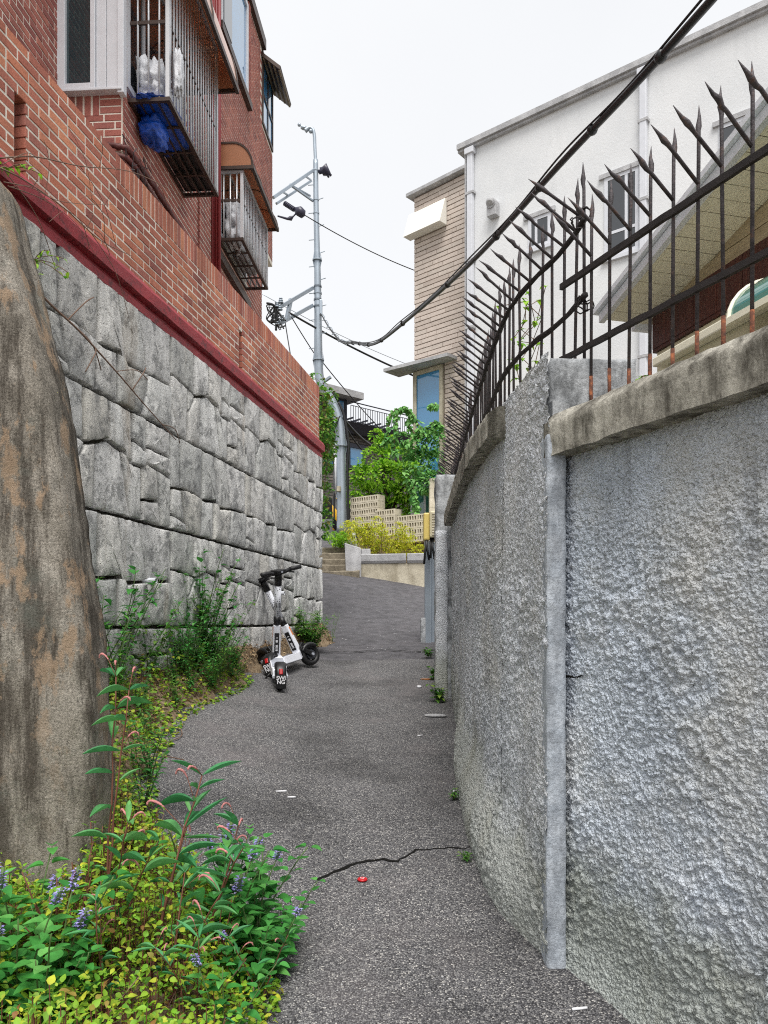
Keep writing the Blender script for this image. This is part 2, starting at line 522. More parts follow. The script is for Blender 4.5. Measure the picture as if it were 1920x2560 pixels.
c = k.ramp(k.noise(22, 10, 0.75), [(0.3, lin(92, 78, 64)), (0.5, lin(138, 120, 98)), (0.7, lin(182, 164, 136))])
M['soil'] = k.done(c, 0.95, k.bump(k.noise(40, 8, 0.7), 0.03, 1.0), spec=0.1)
M['terrain'] = plain('packed_earth', lin(110, 102, 90), 0.95, scale=2)

M['white_pvc'] = plain('white_pvc', lin(206, 208, 214), 0.4, var=0.05)
M['steel'] = plain('brushed_steel', lin(206, 208, 212), 0.36, 0.35, 0.06)
M['bronze'] = plain('bronze_aluminium', lin(66, 52, 46), 0.45, 0.3, 0.1)
k = Nt('old_black_iron')
c = k.ramp(k.noise(26, 7, 0.7), [(0.3, lin(44, 41, 44)), (0.55, lin(78, 73, 76)), (0.7, lin(104, 78, 66))])
M['iron'] = k.done(c, 0.65, k.bump(k.noise(120, 5), 0.003, 0.8), 0.35)
k = Nt('rusty_iron')
c = k.ramp(k.noise(40, 7, 0.7), [(0.3, lin(48, 34, 30)), (0.5, lin(104, 62, 44)), (0.66, lin(168, 100, 62))])
M['rust'] = k.done(c, 0.9, k.bump(k.noise(120, 5), 0.003, 0.8))
M['rail_black'] = plain('rail_black_paint', lin(34, 28, 28), 0.7, 0.2, 0.3, 30, 0.004)
M['galv'] = plain('galvanised_steel', lin(158, 168, 178), 0.4, 0.55, 0.1, 3)
M['black_rubber'] = plain('black_rubber', lin(24, 24, 26), 0.55, var=0.2, scale=12)
M['black_plastic'] = plain('black_plastic', lin(20, 20, 22), 0.42, var=0.1)
M['white_paint'] = plain('white_scooter_paint', lin(226, 228, 236), 0.32, var=0.03)
M['maroon'] = plain('maroon_pipe_wrap', lin(84, 34, 32), 0.6, var=0.2, scale=14, bump=0.004)
M['downpipe_red'] = plain('red_downpipe', lin(128, 36, 40), 0.5)
def glass(name, tint, rough=0.06):
    k = Nt(name)
    k.set(k.b, 'Coat Weight', 0.6)
    c = k.ramp(k.noise(0.7, 3), [(0.3, tuple(x * 0.8 for x in tint[:3]) + (1,)), (0.7, tint)])
    return k.done(c, rough, spec=0.9)
M['glass_dark'] = glass('dark_window_glass', lin(32, 36, 42))
M['glass_teal'] = glass('teal_window_glass', lin(26, 52, 58))
M['glass_blue'] = glass('blue_window_glass', lin(70, 140, 190))
M['glass_green'] = glass('green_glass', lin(70, 130, 120))
M['bag_white'] = plain('white_plastic_bag', lin(206, 208, 214), 0.35, var=0.12, scale=14, bump=0.01)
M['bag_blue'] = plain('blue_plastic_bag', lin(16, 74, 176), 0.3, var=0.35, scale=10, bump=0.01)
k = Nt('bronze_polycarbonate')
k.set(k.b, 'Transmission Weight', 0.35)
M['awning'] = k.done(k.ramp(k.noise(2, 4), [(0.3, lin(168, 112, 82)), (0.7, lin(204, 146, 110))]), 0.35)
def leafmat(name, cols, rough=0.55, trans=0.3):
    k = Nt(name)
    r = k.math('FRACT', k.math('ADD', k.rand('island'), k.rand('obj')))
    n = len(cols)
    c = k.ramp(r, [(i / max(1, n - 1), q) for i, q in enumerate(cols)])
    c = k.mix(1.0, c, k.ramp(k.noise(30, 5), [(0.3, 0.75), (0.7, 1.15)]), 'MULTIPLY')
    k.done(c, rough, spec=0.3)
    tr = k.n('ShaderNodeBsdfTranslucent', {'Color': c})
    ms = k.n('ShaderNodeMixShader', {0: trans, 1: k.b.outputs[0], 2: tr.outputs[0]})
    k.t.links.new(ms.outputs[0], k.out.inputs[0])
    return k.mat
M['leaf_green'] = leafmat('green_leaves', [lin(62, 118, 46), lin(84, 146, 58), lin(110, 164, 64), lin(70, 128, 66), lin(150, 176, 70)])
M['leaf_mint'] = leafmat('mint_leaves', [lin(54, 126, 56), lin(78, 152, 70), lin(64, 138, 58), lin(110, 176, 90)])
M['leaf_smart'] = leafmat('lance_leaves', [lin(62, 132, 82), lin(84, 156, 100), lin(112, 172, 100), lin(70, 142, 88)])
M['leaf_cover'] = leafmat('yellow_green_leaves', [lin(84, 136, 42), lin(120, 172, 48), lin(160, 192, 58), lin(98, 150, 48), lin(204, 204, 64), lin(112, 164, 54), lin(140, 180, 52), lin(150, 104, 62)])
M['leaf_shrub'] = leafmat('gold_green_leaves', [lin(164, 184, 44), lin(206, 212, 56), lin(224, 218, 70), lin(148, 176, 50), lin(214, 190, 66)], trans=0.4)
M['leaf_maple'] = leafmat('bright_tree_leaves', [lin(100, 160, 40), lin(150, 204, 54), lin(176, 218, 70), lin(84, 142, 42)], trans=0.4)
M['leaf_vine'] = leafmat('vine_leaves', [lin(74, 138, 66), lin(108, 168, 84), lin(144, 196, 110), lin(64, 120, 60)])
M['leaf_ivy'] = leafmat('ivy_leaves', [lin(52, 106, 46), lin(90, 150, 56), lin(130, 182, 66), lin(120, 104, 54)])
M['litter'] = leafmat('dead_leaves', [lin(132, 104, 76), lin(178, 150, 112), lin(112, 84, 62), lin(204, 180, 142)], 0.9, 0.1)
M['stem_green'] = plain('green_stem', lin(76, 100, 50), 0.7, scale=20)
M['stem_red'] = plain('reddish_stem', lin(104, 62, 46), 0.7, scale=20)
M['twig'] = plain('dry_twig', lin(112, 88, 74), 0.85, scale=20)
M['bark'] = plain('bark', lin(74, 62, 50), 0.9, scale=9, bump=0.02, var=0.3)
M['petal'] = leafmat('violet_petals', [lin(146, 134, 214), lin(178, 168, 232), lin(198, 190, 240)], 0.6)
M['pink'] = plain('pink_flower_spike', lin(196, 128, 126), 0.8, var=0.25, scale=120, bump=0.006)
# ------------------------------------------------------------------ ground
def gz(x, y):
    x = np.asarray(x, float); y = np.asarray(y, float)
    b = np.interp(y, [-8, 0, 8, 10.9, 13.2, 15.2, 17.5, 22, 30], [-2.38, -1.5, -0.62, -0.28, 0.12, 0.52, 0.95, 1.9, 2.6])
    l = -x - 0.8
    rise = 0.27 * np.log1p(np.exp(l / 0.12)) * 0.12
    b = b + rise * (1 - smooth01((y - 9.0) / 3.0)) * smooth01((y - 1.5) / 2.5)
    b = b - (x - 0.1) * 0.15 * smooth01((y - 12.0) / 5.0)
    return b
def gzs(x, y): return float(gz(x, y))

xs, ys = np.arange(-2.6, 1.66, 0.055), np.arange(0.4, 17.75, 0.055)
X, Y = np.meshgrid(xs, ys, indexing='ij')
Z = gz(X, Y) + (fbm(X * 1.1, Y * 1.1, 3, 3) - 0.5) * 0.035 + (fbm(X * 7, Y * 7, 5, 3) - 0.5) * 0.007
Z = Z - 0.018 * smooth01((Y - 9.35 - 0.12 * np.sin(X * 2.1)) / 0.12) * (1 - smooth01((Y - 9.5) / 1.5))   # edge of an old patch
o = link('alley_asphalt', grid_mesh('alley_asphalt', np.stack([X, Y, Z], -1), M['asphalt']))
tag(o, 'worn dark grey asphalt lane climbing between the walls', None, None, 'structure')
def surf_z(x, y):
    return gzs(x, y) + float((fbm(np.array(x * 1.1), np.array(y * 1.1), 3, 3) - 0.5) * 0.035)

tx, ty = [-200, -12, -2.7, 1.7, 12, 200], [-200, -8, 0, 8, 10.9, 13.2, 15.2, 17.4, 22, 30, 60, 260]
P = np.array([[(a, b, np.interp(b, [-8, 0, 8, 10.9, 13.2, 15.2, 17.5, 22, 30], [-2.38, -1.5, -0.62, -0.28, 0.12, 0.52, 0.95, 1.9, 2.6]) - 0.5) for b in ty] for a in tx], float)
o = link('ground', grid_mesh('ground', P, M['terrain'], smooth=False))
tag(o, None, None, None, 'structure')

EDGE = [(-0.36, 0.6), (-0.36, 1.4), (-0.38, 2.0), (-0.43, 2.5), (-0.50, 2.8), (-0.66, 3.1), (-1.0, 3.5), (-1.25, 3.9), (-1.42, 4.5), (-1.52, 5.5), (-1.5, 6.1), (-1.36, 6.8), (-1.34, 7.6), (-1.3, 8.4), (-1.12, 9.4), (-0.86, 10.3), (-0.72, 10.9), (-0.8, 11.25)]
ey = [e[1] for e in EDGE]; ex = [e[0] for e in EDGE]
def edge_x(y): return float(np.interp(y, ey, ex))
def wall_x(y): return -0.94 - 0.181 * (11.05 - y)
def bank_z(x, y):
    """height of the earth bank at the foot of the stone wall"""
    e = edge_x(y)
    wx = min(wall_x(y), e - 0.15) if y > 4 else -2.9
    wz = float(np.interp(y, [0, 3, 5, 7.2, 9.5, 11, 11.3], [-1.15, -0.85, -0.48, -0.27, -0.06, 0.02, -0.15]))
    t = min(1, max(0, (e - x) / (e - wx)))
    z0 = gzs(e, y)
    return z0 + (wz - z0) * (t ** 0.85) + 0.02
rows = []
for yy in np.arange(0.6, 11.3, 0.07):
    e = edge_x(yy) + 0.05 * math.sin(yy * 7.3) + 0.03 * math.sin(yy * 17.1)
    wx = (wall_x(yy) - 0.12) if yy > 4.0 else -3.0
    wx = min(wx, e - 0.1)
    row = []
    for t in np.linspace(0, 1, 16):
        x = e + 0.03 + (wx - e) * t
        z = bank_z(x, yy) - (0.06 if t == 0 else 0.0)
        z += (float(fbm(np.array(x * 6.0), np.array(yy * 6.0), 21, 4)) - 0.45) * 0.10 * min(1, t * 4)
        row.append((x, yy, z))
    rows.append(row)
o = link('earth_bank', grid_mesh('earth_bank', np.array(rows), M['soil'], flip=False))
tag(o, 'bank of dry soil at the foot of the stone wall', None, None, 'structure')

# litter of dead leaves on the bank: nobody could count it
mb = MB()
for i in range(2600):
    yy = random.uniform(4.2, 11.0)
    e, wx = edge_x(yy), wall_x(yy)
    t = random.random() ** 0.8
    x = e + 0.12 * random.random() * (1 if random.random() < 0.25 else 0) + (wx - e) * t
    z = bank_z(x, yy) + (float(fbm(np.array(x * 6.0), np.array(yy * 6.0), 21, 4)) - 0.45) * 0.10 * min(1, t * 4) + 0.008 if x < e else surf_z(x, yy) + 0.006
    a = random.uniform(0, 6.28)
    mb.leaf((x, yy, z), (math.cos(a), math.sin(a), random.uniform(-.3, .5)), (random.uniform(-.4, .4), random.uniform(-.4, .4), 1), random.uniform(.02, .05), random.uniform(.012, .028), 0.5, 0.5, 'tri')
tag(mb.build('fallen_leaves', M['litter']), 'dry brown leaf litter spread over the bank under the stone wall', 'leaf litter', None, 'stuff')

# the crack across the asphalt and a patch seam
def ground_ribbon(name, pts, widths, lift, mat):
    L = []
    for (x0, y0), (x1, y1) in zip(pts[:-1], pts[1:]):
        n = max(2, int(math.hypot(x1 - x0, y1 - y0) / 0.025))
        for i in range(n): L.append((x0 + (x1 - x0) * i / n, y0 + (y1 - y0) * i / n))
    L.append(pts[-1])
    mb = MB()
    sec = []
    n = len(L)
    for i, (x, y) in enumerate(L):
        j, q = max(0, i - 1), min(n - 1, i + 1)
        dx, dy = L[q][0] - L[j][0], L[q][1] - L[j][1]
        l = math.hypot(dx, dy) or 1
        wdt = np.interp(i / (n - 1), [0, .15, .5, .85, 1], widths) * (0.55 + 0.9 * random.random())
        jx = random.uniform(-.006, .006)
        x2, y2 = x + jx, y + random.uniform(-.006, .006)
        a = (x2 - dy / l * wdt / 2, y2 + dx / l * wdt / 2); b = (x2 + dy / l * wdt / 2, y2 - dx / l * wdt / 2)
        sec.append([(a[0], a[1], surf_z(*a) + lift), (b[0], b[1], surf_z(*b) + lift)])
    mb.sweep(sec, closed=False, caps=False)
    return mb.build(name, mat)
def gpt(px, py):
    """where the ray through a pixel of the photograph meets the lane"""
    lo, hi = 0.8, 40.0
    for _ in range(60):
        m = (lo + hi) / 2
        p = at(px, py, m)
        if p.z > gzs(p.x, p.y): lo = m
        else: hi = m
    return p
cr = [gpt(*q) for q in [(790, 2200), (830, 2186), (860, 2172), (885, 2162), (905, 2158), (960, 2152), (992, 2157), (1020, 2143), (1042, 2128), (1075, 2126), (1120, 2121), (1160, 2122), (1200, 2108)]]
o = ground_ribbon('crack', [(p.x, p.y) for p in cr], [.014, .02, .013, .008, .006], 0.004, M['crack'])
tag(o, 'dark jagged crack running across the asphalt', 'crack', None, 'structure')
cr2 = [gpt(*q) for q in [(800, 1628), (880, 1631), (960, 1626), (1040, 1629), (1090, 1622)]]
o = ground_ribbon('patch_seam', [(p.x, p.y) for p in cr2], [.02, .03, .03, .03, .02], 0.004, M['crack'])
tag(o, None, None, None, 'structure')

# ------------------------------------------------------------------ moulded stone retaining wall
LW = Frame((-0.94, 11.05, 0), (0.984, -0.178))
stone_wall = thing('stone_wall', 'grey moulded stone retaining wall under the red brick parapet', 'wall', LW.o, LW.rz)
LL = 7.5
mb = MB().box(0.0, LL, -0.4, 0.0, -1.1, 2.36)
mb.build('joint_backing', M['joint'], stone_wall)

def clip_poly(poly, px, py, nx, ny):
    out = []
    for i in range(len(poly)):
        a, b = poly[i], poly[(i + 1) % len(poly)]
        da, db = (a[0] - px) * nx + (a[1] - py) * ny, (b[0] - px) * nx + (b[1] - py) * ny
        if da <= 0: out.append(a)
        if da * db < 0:
            t = da / (da - db)
            out.append((a[0] + (b[0] - a[0]) * t, a[1] + (b[1] - a[1]) * t))
    return out
PW, PH = 1.72, 0.80
def panel_polys(seed):
    rr = random.Random(seed)
    nodes = [(0.0, rr.uniform(.34, .46))]
    u = 0.0
    while u < PW:
        u += rr.uniform(.22, .5)
        nodes.append((min(u, PW), nodes[-1][1] + rr.uniform(-.05, .05) if .33 < nodes[-1][1] < .47 else rr.uniform(.37, .43)))
        if rr.random() < .45 and u < PW - .1: nodes.append((u + .012, nodes[-1][1] + rr.choice((-.055, .055))))
    nu, nv = [q[0] for q in nodes], [q[1] for q in nodes]
    vm = lambda x: float(np.interp(x, nu, nv))
    polys = []
    for row in (0, 1):
        cuts = [(0.0, 0.0)]
        u = 0.0
        while True:
            u += rr.uniform(.20, .47)
            if u > PW - .12: break
            sl = rr.choice((0, 0, 0, 1, -1)) * rr.uniform(.03, .075) + rr.uniform(-.012, .012)
            cuts.append((u - sl, u + sl))
        cuts.append((PW, PW))
        for (lb, lt), (rb, rt) in zip(cuts[:-1], cuts[1:]):
            if row == 0:
                mids = [(x, vm(x)) for x in nu if lt + .02 < x < rt - .02]
                poly = [(lb, 0), (rb, 0), (rt, vm(rt))] + mids[::-1] + [(lt, vm(lt))]
            else:
                mids = [(x, vm(x)) for x in nu if lb + .02 < x < rb - .02]
                poly = [(lb, vm(lb))] + mids + [(rb, vm(rb)), (rt, PH), (lt, PH)]
            A, c = area_c(poly)
            wdt = (rb + rt - lb - lt) / 2
            q = rr.random()
            if q < .24 and wdt > .12:          # a second, slanted joint makes two stones of it
                an = rr.uniform(-.22, .22)
                f = rr.uniform(-.09, .09)
                n_ = (math.sin(an), math.cos(an))
                polys.append(clip_poly(poly, c[0], c[1] + f, n_[0], n_[1])); polys.append(clip_poly(poly, c[0], c[1] + f, -n_[0], -n_[1]))
            elif q < .40 and wdt > .2:         # a small stone tucked into a corner
                sx_ = rr.choice((-1, 1)); sz_ = rr.choice((-1, 1))
                n_ = (sx_ * .75, sz_ * .66)
                px_, pz_ = c[0] + sx_ * wdt * .27, c[1] + sz_ * .10
                polys.append(clip_poly(poly, px_, pz_, n_[0], n_[1])); polys.append(clip_poly(poly, px_, pz_, -n_[0], -n_[1]))
            else:
                polys.append(poly)
    return [q for q in polys if len(q) >= 3]
def area_c(poly):
    A = cx = cy = 0
    for i in range(len(poly)):
        a, b = poly[i], poly[(i + 1) % len(poly)]
        q = a[0] * b[1] - b[0] * a[1]
        A += q; cx += (a[0] + b[0]) * q; cy += (a[1] + b[1]) * q
    A /= 2
    return abs(A), (cx / (6 * A), cy / (6 * A)) if abs(A) > 1e-9 else poly[0]
def stone_mesh(poly, rr, gap=0.0105):
    A, c = area_c(poly)
    if A < 0.0012: return None, None
    ring = []
    n = len(poly)
    for i in range(n):
        a, b = poly[i], poly[(i + 1) % n]
        L = math.hypot(b[0] - a[0], b[1] - a[1])
        k_ = max(1, int(round(L / 0.06)))
        for q in range(k_):
            t = q / k_
            jt = rr.uniform(-.006, .006) if q else 0
            dx, dy = (b[0] - a[0]) / (L or 1), (b[1] - a[1]) / (L or 1)
            ring.append((a[0] + dx * t * L - dy * jt, a[1] + dy * t * L + dx * jt))
    r_eff = math.sqrt(A / math.pi)
    hw = (max(p[0] for p in ring) - min(p[0] for p in ring)) / 2
    hh = (max(p[1] for p in ring) - min(p[1] for p in ring)) / 2
    def inset(d):
        fx, fz = max(0.1, 1 - d * 1.6 / hw), max(0.1, 1 - d * 1.35 / hh)
        if d > .05: fx = fz = max(.12, min(1 - d / r_eff, 1))
        return [((p[0] - c[0]) * fx, (p[1] - c[1]) * fz) for p in ring]
    top = rr.uniform(0.050, 0.068)
    tilt = (rr.uniform(-.035, .035), rr.uniform(-.03, .06))
    vs, n = [], len(ring)
    def dep(p, d): return max(0.004, d + (p[0] * tilt[0] + p[1] * tilt[1] if d > 0.01 else 0))
    lv = [(gap, -0.01, 0), (gap, top * 0.72, .002), (gap + 0.004, top * 0.93, .002), (gap + 0.010, top, .002), (gap + 0.4 * r_eff, top + .003, .005), (gap + .72 * r_eff, top + .004, .005)]
    sec = []
    for d, dp, jz in lv:
        sec.append([(p[0], dep(p, dp) + rr.uniform(-jz, jz) if dp > 0 else dp, p[1]) for p in inset(d)])
    b = MB()
    b.sweep(sec, closed=True, caps=False)
    e = len(b.v) - n
    b.v.append((0, top + .008, 0)); ci = len(b.v) - 1
    for i in range(n): b.f.append((e + i, e + (i + 1) % n, ci)); b.m.append(0)
    me = b.mesh('stone', M['stone'], True)
    me.set_sharp_from_angle(angle=R(38))
    return me, c
rr = random.Random(5)
VAR = []
for sd in (3, 14, 27, 41):
    VAR.append([(p,) + stone_mesh(p, rr) for p in panel_polys(sd)])
cols = [(-0.34, 0), (1.38, 1), (3.10, 2), (4.82, 3), (6.54, 1)]
for ci, (s0, v0) in enumerate(cols):
    for ri in range(4):
        z0 = 2.36 - PH * (ri + 1)
        V = VAR[(v0 + ri * 2 + (ci % 2)) % 4]
        for poly, me, c in V:
            if me is None: continue
            lo, hi = min(p[0] for p in poly) + s0, max(p[0] for p in poly) + s0
            if lo < -0.001 or hi > LL:
                q = clip_poly(clip_poly(poly, -s0, 0, -1, 0), LL - s0, 0, 1, 0)
                if len(q) < 3: continue
                me2, c2 = stone_mesh(q, rr)
                if me2 is None: continue
                link('stone', me2, stone_wall, (s0 + c2[0], 0, z0 + c2[1]))
            else:
                link('stone', me, stone_wall, (s0 + c[0], 0, z0 + c[1]))
# weep pipes
for px, py in ((383, 1452), (706, 1483)):
    s, z = LW.hit(px, py, 0.08)
    mb = MB()
    ro, ri_ = 0.024, 0.019
    sec = []
    for r_, o_ in ((ro, 0.0), (ro, 0.105), (ri_, 0.105), (ri_, 0.02)):
        sec.append([(s + r_ * math.cos(a), o_, z + r_ * math.sin(a)) for a in np.linspace(0, 2 * math.pi, 14, endpoint=False)])
    mb.sweep(sec, caps=False)
    mb.build('drain_pipe', M['white_pvc'], stone_wall, True)

# ------------------------------------------------------------------ red brick parapet on top of it
def brick_mesh(name, L, H, D, mat, ch=0.004):
    b = MB()
    hx, hz = L / 2, H / 2
    b.v = [(-hx, -D, -hz), (hx, -D, -hz), (hx, -D, hz), (-hx, -D, hz),
           (-hx, -ch, -hz), (hx, -ch, -hz), (hx, -ch, hz), (-hx, -ch, hz),
           (-hx + ch, 0, -hz + ch), (hx - ch, 0, -hz + ch), (hx - ch, 0, hz - ch), (-hx + ch, 0, hz - ch)]
    b.f = [(0, 1, 5, 4), (1, 2, 6, 5), (2, 3, 7, 6), (3, 0, 4, 7), (4, 5, 9, 8), (5, 6, 10, 9), (6, 7, 11, 10), (7, 4, 8, 11), (8, 9, 10, 11)]
    b.f = [f[::-1] for f in b.f]
    b.m = [0] * 9
    return b.mesh(name, mat)
def lay_bricks(root, items, mats, limit, names=('brick', 'brickwork'), frame=None):
    """items: (s, o, z, L, H, rot) ; the largest in the picture become parts, the rest one mesh."""
    scored = []
    for it in items:
        p = frame.w(it[0], it[1], it[2])
        if p.y < 0.3: vis = 0
        else:
            u, v = 960 + p.x / p.y * F, HY - p.z / p.y * F
            vis = (1 if -30 < u < 1950 and -30 < v < 2590 else 0) / p.y
        scored.append((vis, it))
    scored.sort(key=lambda q: -q[0])
    cache = {}
    rest = MB()
    for i, (vis, it) in enumerate(scored):
        s, o_, z, L, H, rot = it
        D = 0.085
        if i < limit and vis > 0:
            key = (round(L, 3), round(H, 3))
            if key not in cache: cache[key] = brick_mesh('brick', L, H, D, mats[0])
            link(names[0], cache[key], root, (s, o_ + random.uniform(-.002, .003), z), rot)
        else:
            b = brick_mesh_raw(L, H, D)
            mt = Matrix.LocRotScale(Vector((s, o_, z)), None, None) @ (Matrix.Rotation(rot[2], 4, 'Z') @ Matrix.Rotation(rot[1], 4, 'Y'))
            rest.add([mt @ Vector(v) for v in b[0]], b[1])
    if rest.v:
        tag(rest.build(names[1], mats[1], root), None, None, None, 'stuff')
def brick_mesh_raw(L, H, D, ch=0.004):
    hx, hz = L / 2, H / 2
    v = [(-hx, -D, -hz), (hx, -D, -hz), (hx, -D, hz), (-hx, -D, hz), (-hx + ch, 0, -hz + ch), (hx - ch, 0, -hz + ch), (hx - ch, 0, hz - ch), (-hx + ch, 0, hz - ch)]
    f = [(0, 4, 5, 1), (1, 5, 6, 2), (2, 6, 7, 3), (3, 7, 4, 0), (4, 7, 6, 5)]
    return v, f

parapet = thing('brick_parapet', 'red brick parapet with an upright top course on a dark red ledge', 'wall', LW.o, LW.rz)
SLOTS = [(3.07, 3.17, 3.02), (6.62, 6.73, 3.06)]        # s0, s1, top of the open slot
mb = MB()
edges = [0.0, 3.07, 3.17, 6.62, 6.73, LL]
Zl, Zt = 2.58, 3.375
for a, b in zip(edges[:-1], edges[1:]):
    slot = [q for q in SLOTS if abs(q[0] - a) < 1e-6]
    if slot:
        mb.box(a, b, -0.2, 0.0095, slot[0][2], Zt)
        mb.box(a, b, -0.2, -0.10, Zl - 0.1, slot[0][2])
    else:
        mb.box(a, b, -0.2, 0.0095, Zl - 0.1, Zt)
mb.build('mortar', M['mortar'], parapet)
items = []
pitch, course = 0.2, 0.0668
nrow = 9
for r_ in range(nrow):
    z = Zl + 0.004 + course * (r_ + 0.5)
    s = -0.1 * (r_ % 2)
    while s < LL:
        a, b = max(s, 0.0), min(s + pitch, LL)
        segs = [(a, b)]
        for s0, s1, zt in SLOTS:
            if z < zt:
                new = []
                for a_, b_ in segs:
                    if b_ <= s0 or a_ >= s1: new.append((a_, b_)); continue
                    if a_ < s0 - .003: new.append((a_, s0 + .017))
                    if b_ > s1 + .02: new.append((s1 - .006, b_))
                segs = new
        for a_, b_ in segs:
            if b_ - a_ > 0.022: items.append(((a_ + b_) / 2, 0.012, z, b_ - a_ - 0.010, 0.057, (0, 0, 0)))
        s += pitch
zs = Zl + 0.004 + course * nrow + 0.097
s = 0.034
while s < LL:
    if s < 5.585:
        items.append((s, 0.013, zs, 0.19, 0.057, (0, math.pi / 2, 0)))
    s += course
for r_ in range(3):                                   # old stretcher courses near the camera instead of the upright course
    z = Zl + 0.004 + course * (nrow + r_ + 0.5)
    s = 5.6 + 0.1 * (r_ % 2)
    if r_ % 2: items.append((5.64, 0.012, z, 0.10, 0.057, (0, 0, 0)))
    while s < LL:
        items.append((s + 0.1, 0.012, z, 0.19, 0.057, (0, 0, 0)))
        s += pitch
lay_bricks(parapet, items, (M['brick'], M['brick_i']), 300, frame=LW)
prof = [(-0.22, 2.34), (0.045, 2.345), (0.05, 2.40), (0.028, 2.41), (0.03, 2.435), (0.085, 2.445), (0.088, 2.53), (0.06, 2.575), (0.0, 2.60), (-0.22, 2.60)]
mb = MB()
sec = []
for s in np.arange(-0.03, LL + 0.001, 0.15):
    sec.append([(s, a + random.uniform(-.002, .002), b + random.uniform(-.003, .003)) for a, b in prof])
mb.sweep(sec)
mb.f = [f[::-1] for f in mb.f]
mb.build('red_ledge', M['red_paint'], parapet, bevel=0.0)

# ------------------------------------------------------------------ red brick house behind
HB = Frame((-1.946, 12.2, 0), (0.998, -0.065))
house = thing('brick_house', 'dark red brick house with barred window cages above the parapet', 'house', HB.o, HB.rz)
RS = 5.46                                              # s of the return face
mb = MB()
mb.box(0.0, RS + .006, -3.2, 0.006, -0.5, 9.1)
mb.box(RS + .006, RS + 3.2, -3.2, -0.554, -0.5, 9.1)
mb.box(-0.8, 0.0, -3.2, 0.006, 6.0, 9.1)
mb.build('mortar_wall', M['mortar'], house)
OPEN = [(3.78, 5.38, 4.72, 6.35), (1.02, 2.46, 4.9, 6.05), (0.98, 2.42, 7.6, 9.0), (-0.8, 0.0, 7.9, 9.1)]
items = []
hr = 0
z = 3.22
while z < 9.06:
    s = -0.8 - 0.1 * (hr % 2)
    while s < RS:
        a, b = max(s, -0.8 if z > 6.05 else 0.0), min(s + 0.2, RS)
        if b - a > 0.05:
            mid = (a + b) / 2
            bad = any(q[0] - .05 < mid < q[1] + .05 and q[2] - 0.02 < z < q[3] + .02 for q in OPEN)
            bad = bad
            if not bad: items.append((mid, 0.010, z, b - a - 0.010, 0.057, (0, 0, 0)))
        s += 0.2
    if z < 4.9:                                        # toothed joint of short bricks standing proud
        items.append((3.29, 0.022, z, 0.075, 0.05, (0, 0, 0)))
    # near wall A, set back
    if z > 3.9 and z < 6.8:
        s = RS + 0.02 + 0.1 * (hr % 2)
        if hr % 2: items.append((RS + .066, -0.55, z, 0.09, 0.057, (0, 0, 0)))
        while s < RS + 1.6:
            items.append((s + 0.1, -0.55, z, 0.19, 0.057, (0, 0, 0)))
            s += 0.2
    # return face that looks down the lane
    if 3.6 < z < 4.43:
        o_ = -0.56 + 0.1 * (hr % 2)
        while o_ < -0.02:
            a, b = max(o_, -0.56), min(o_ + 0.2, 0.0)
            if b - a > 0.05: items.append((RS + 0.010, (a + b) / 2, z, b - a - 0.010, 0.057, (0, 0, -math.pi / 2)))
            o_ += 0.2
    if 4.43 <= z < 4.64:
        items.append((RS + 0.010, -0.10, z, 0.19, 0.057, (0, 0, -math.pi / 2)))
    z += 0.067
    hr += 1
for i in range(5):                                     # upright bricks under the window
    items.append((RS + 0.010, -0.526 + i * 0.0735, 4.535, 0.19, 0.057, (0, math.pi / 2, -math.pi / 2)))
lay_bricks(house, items, (M['hbrick'], M['hbrick_i']), 300, frame=HB)

def win(parent, name, fr, rect, frame_mat, pane_mat, depth=0.05, fw=0.05, mull=(), proud=0.02, sill=None, trans=()):
    """window on a facade: rect = s0, s1, z0, z1 in the parent's local axes; the frame is the part, panes its sub-parts"""
    s0, s1, z0, z1 = rect
    m = MB()
    m.box(s0, s1, proud - depth, proud, z0, z0 + fw).box(s0, s1, proud - depth, proud, z1 - fw, z1)
    m.box(s0, s0 + fw, proud - depth, proud, z0 + fw, z1 - fw).box(s1 - fw, s1, proud - depth, proud, z0 + fw, z1 - fw)
    for u in mull: m.box(u - fw * .4, u + fw * .4, proud - depth, proud - .004, z0 + fw, z1 - fw)
    for zz in trans: m.box(s0 + fw, s1 - fw, proud - depth + .002, proud - .002, zz - fw * .4, zz + fw * .4)
    w_ = m.build(name, frame_mat, parent)
    cuts = [s0 + fw] + [u for u in mull] + [s1 - fw]
    for a, b in zip(cuts[:-1], cuts[1:]):
        MB().box(a, b, proud - depth + .008, max(proud - depth * .5, .014), z0 + fw, z1 - fw).build('pane', pane_mat, w_)
    if sill: MB().box(s0 - .06, s1 + .06, 0.0, .07, z0 - sill, z0 - .002).build('sill', frame_mat, w_)
    return w_
# bay window that looks down the lane (white frame, teal pane) and its panels; built along o at s = RS
m = MB()
zt = 6.35
m.box(RS + .002, RS + .07, -0.565, -0.484, 4.64, zt).box(RS + .002, RS + .07, -0.256, -0.214, 4.64, zt)
m.box(RS + .002, RS + .07, -0.484, -0.256, 4.64, 4.70)
m.box(RS + .002, RS + .05, -0.210, -0.119, 4.64, zt).box(RS + .002, RS + .05, -0.115, -0.012, 4.64, zt)
m.box(RS + .002, RS + .075, -0.010, 0.045, 4.60, zt)
m.box(RS + .004, RS + .085, -0.58, 0.03, 4.622, 4.645)
fw_ = m.build('bay_window', M['white_pvc'], house, bevel=0.004)
MB().box(RS + .004, RS + .03, -0.484, -0.256, 4.70, zt).build('pane', M['glass_teal'], fw_)
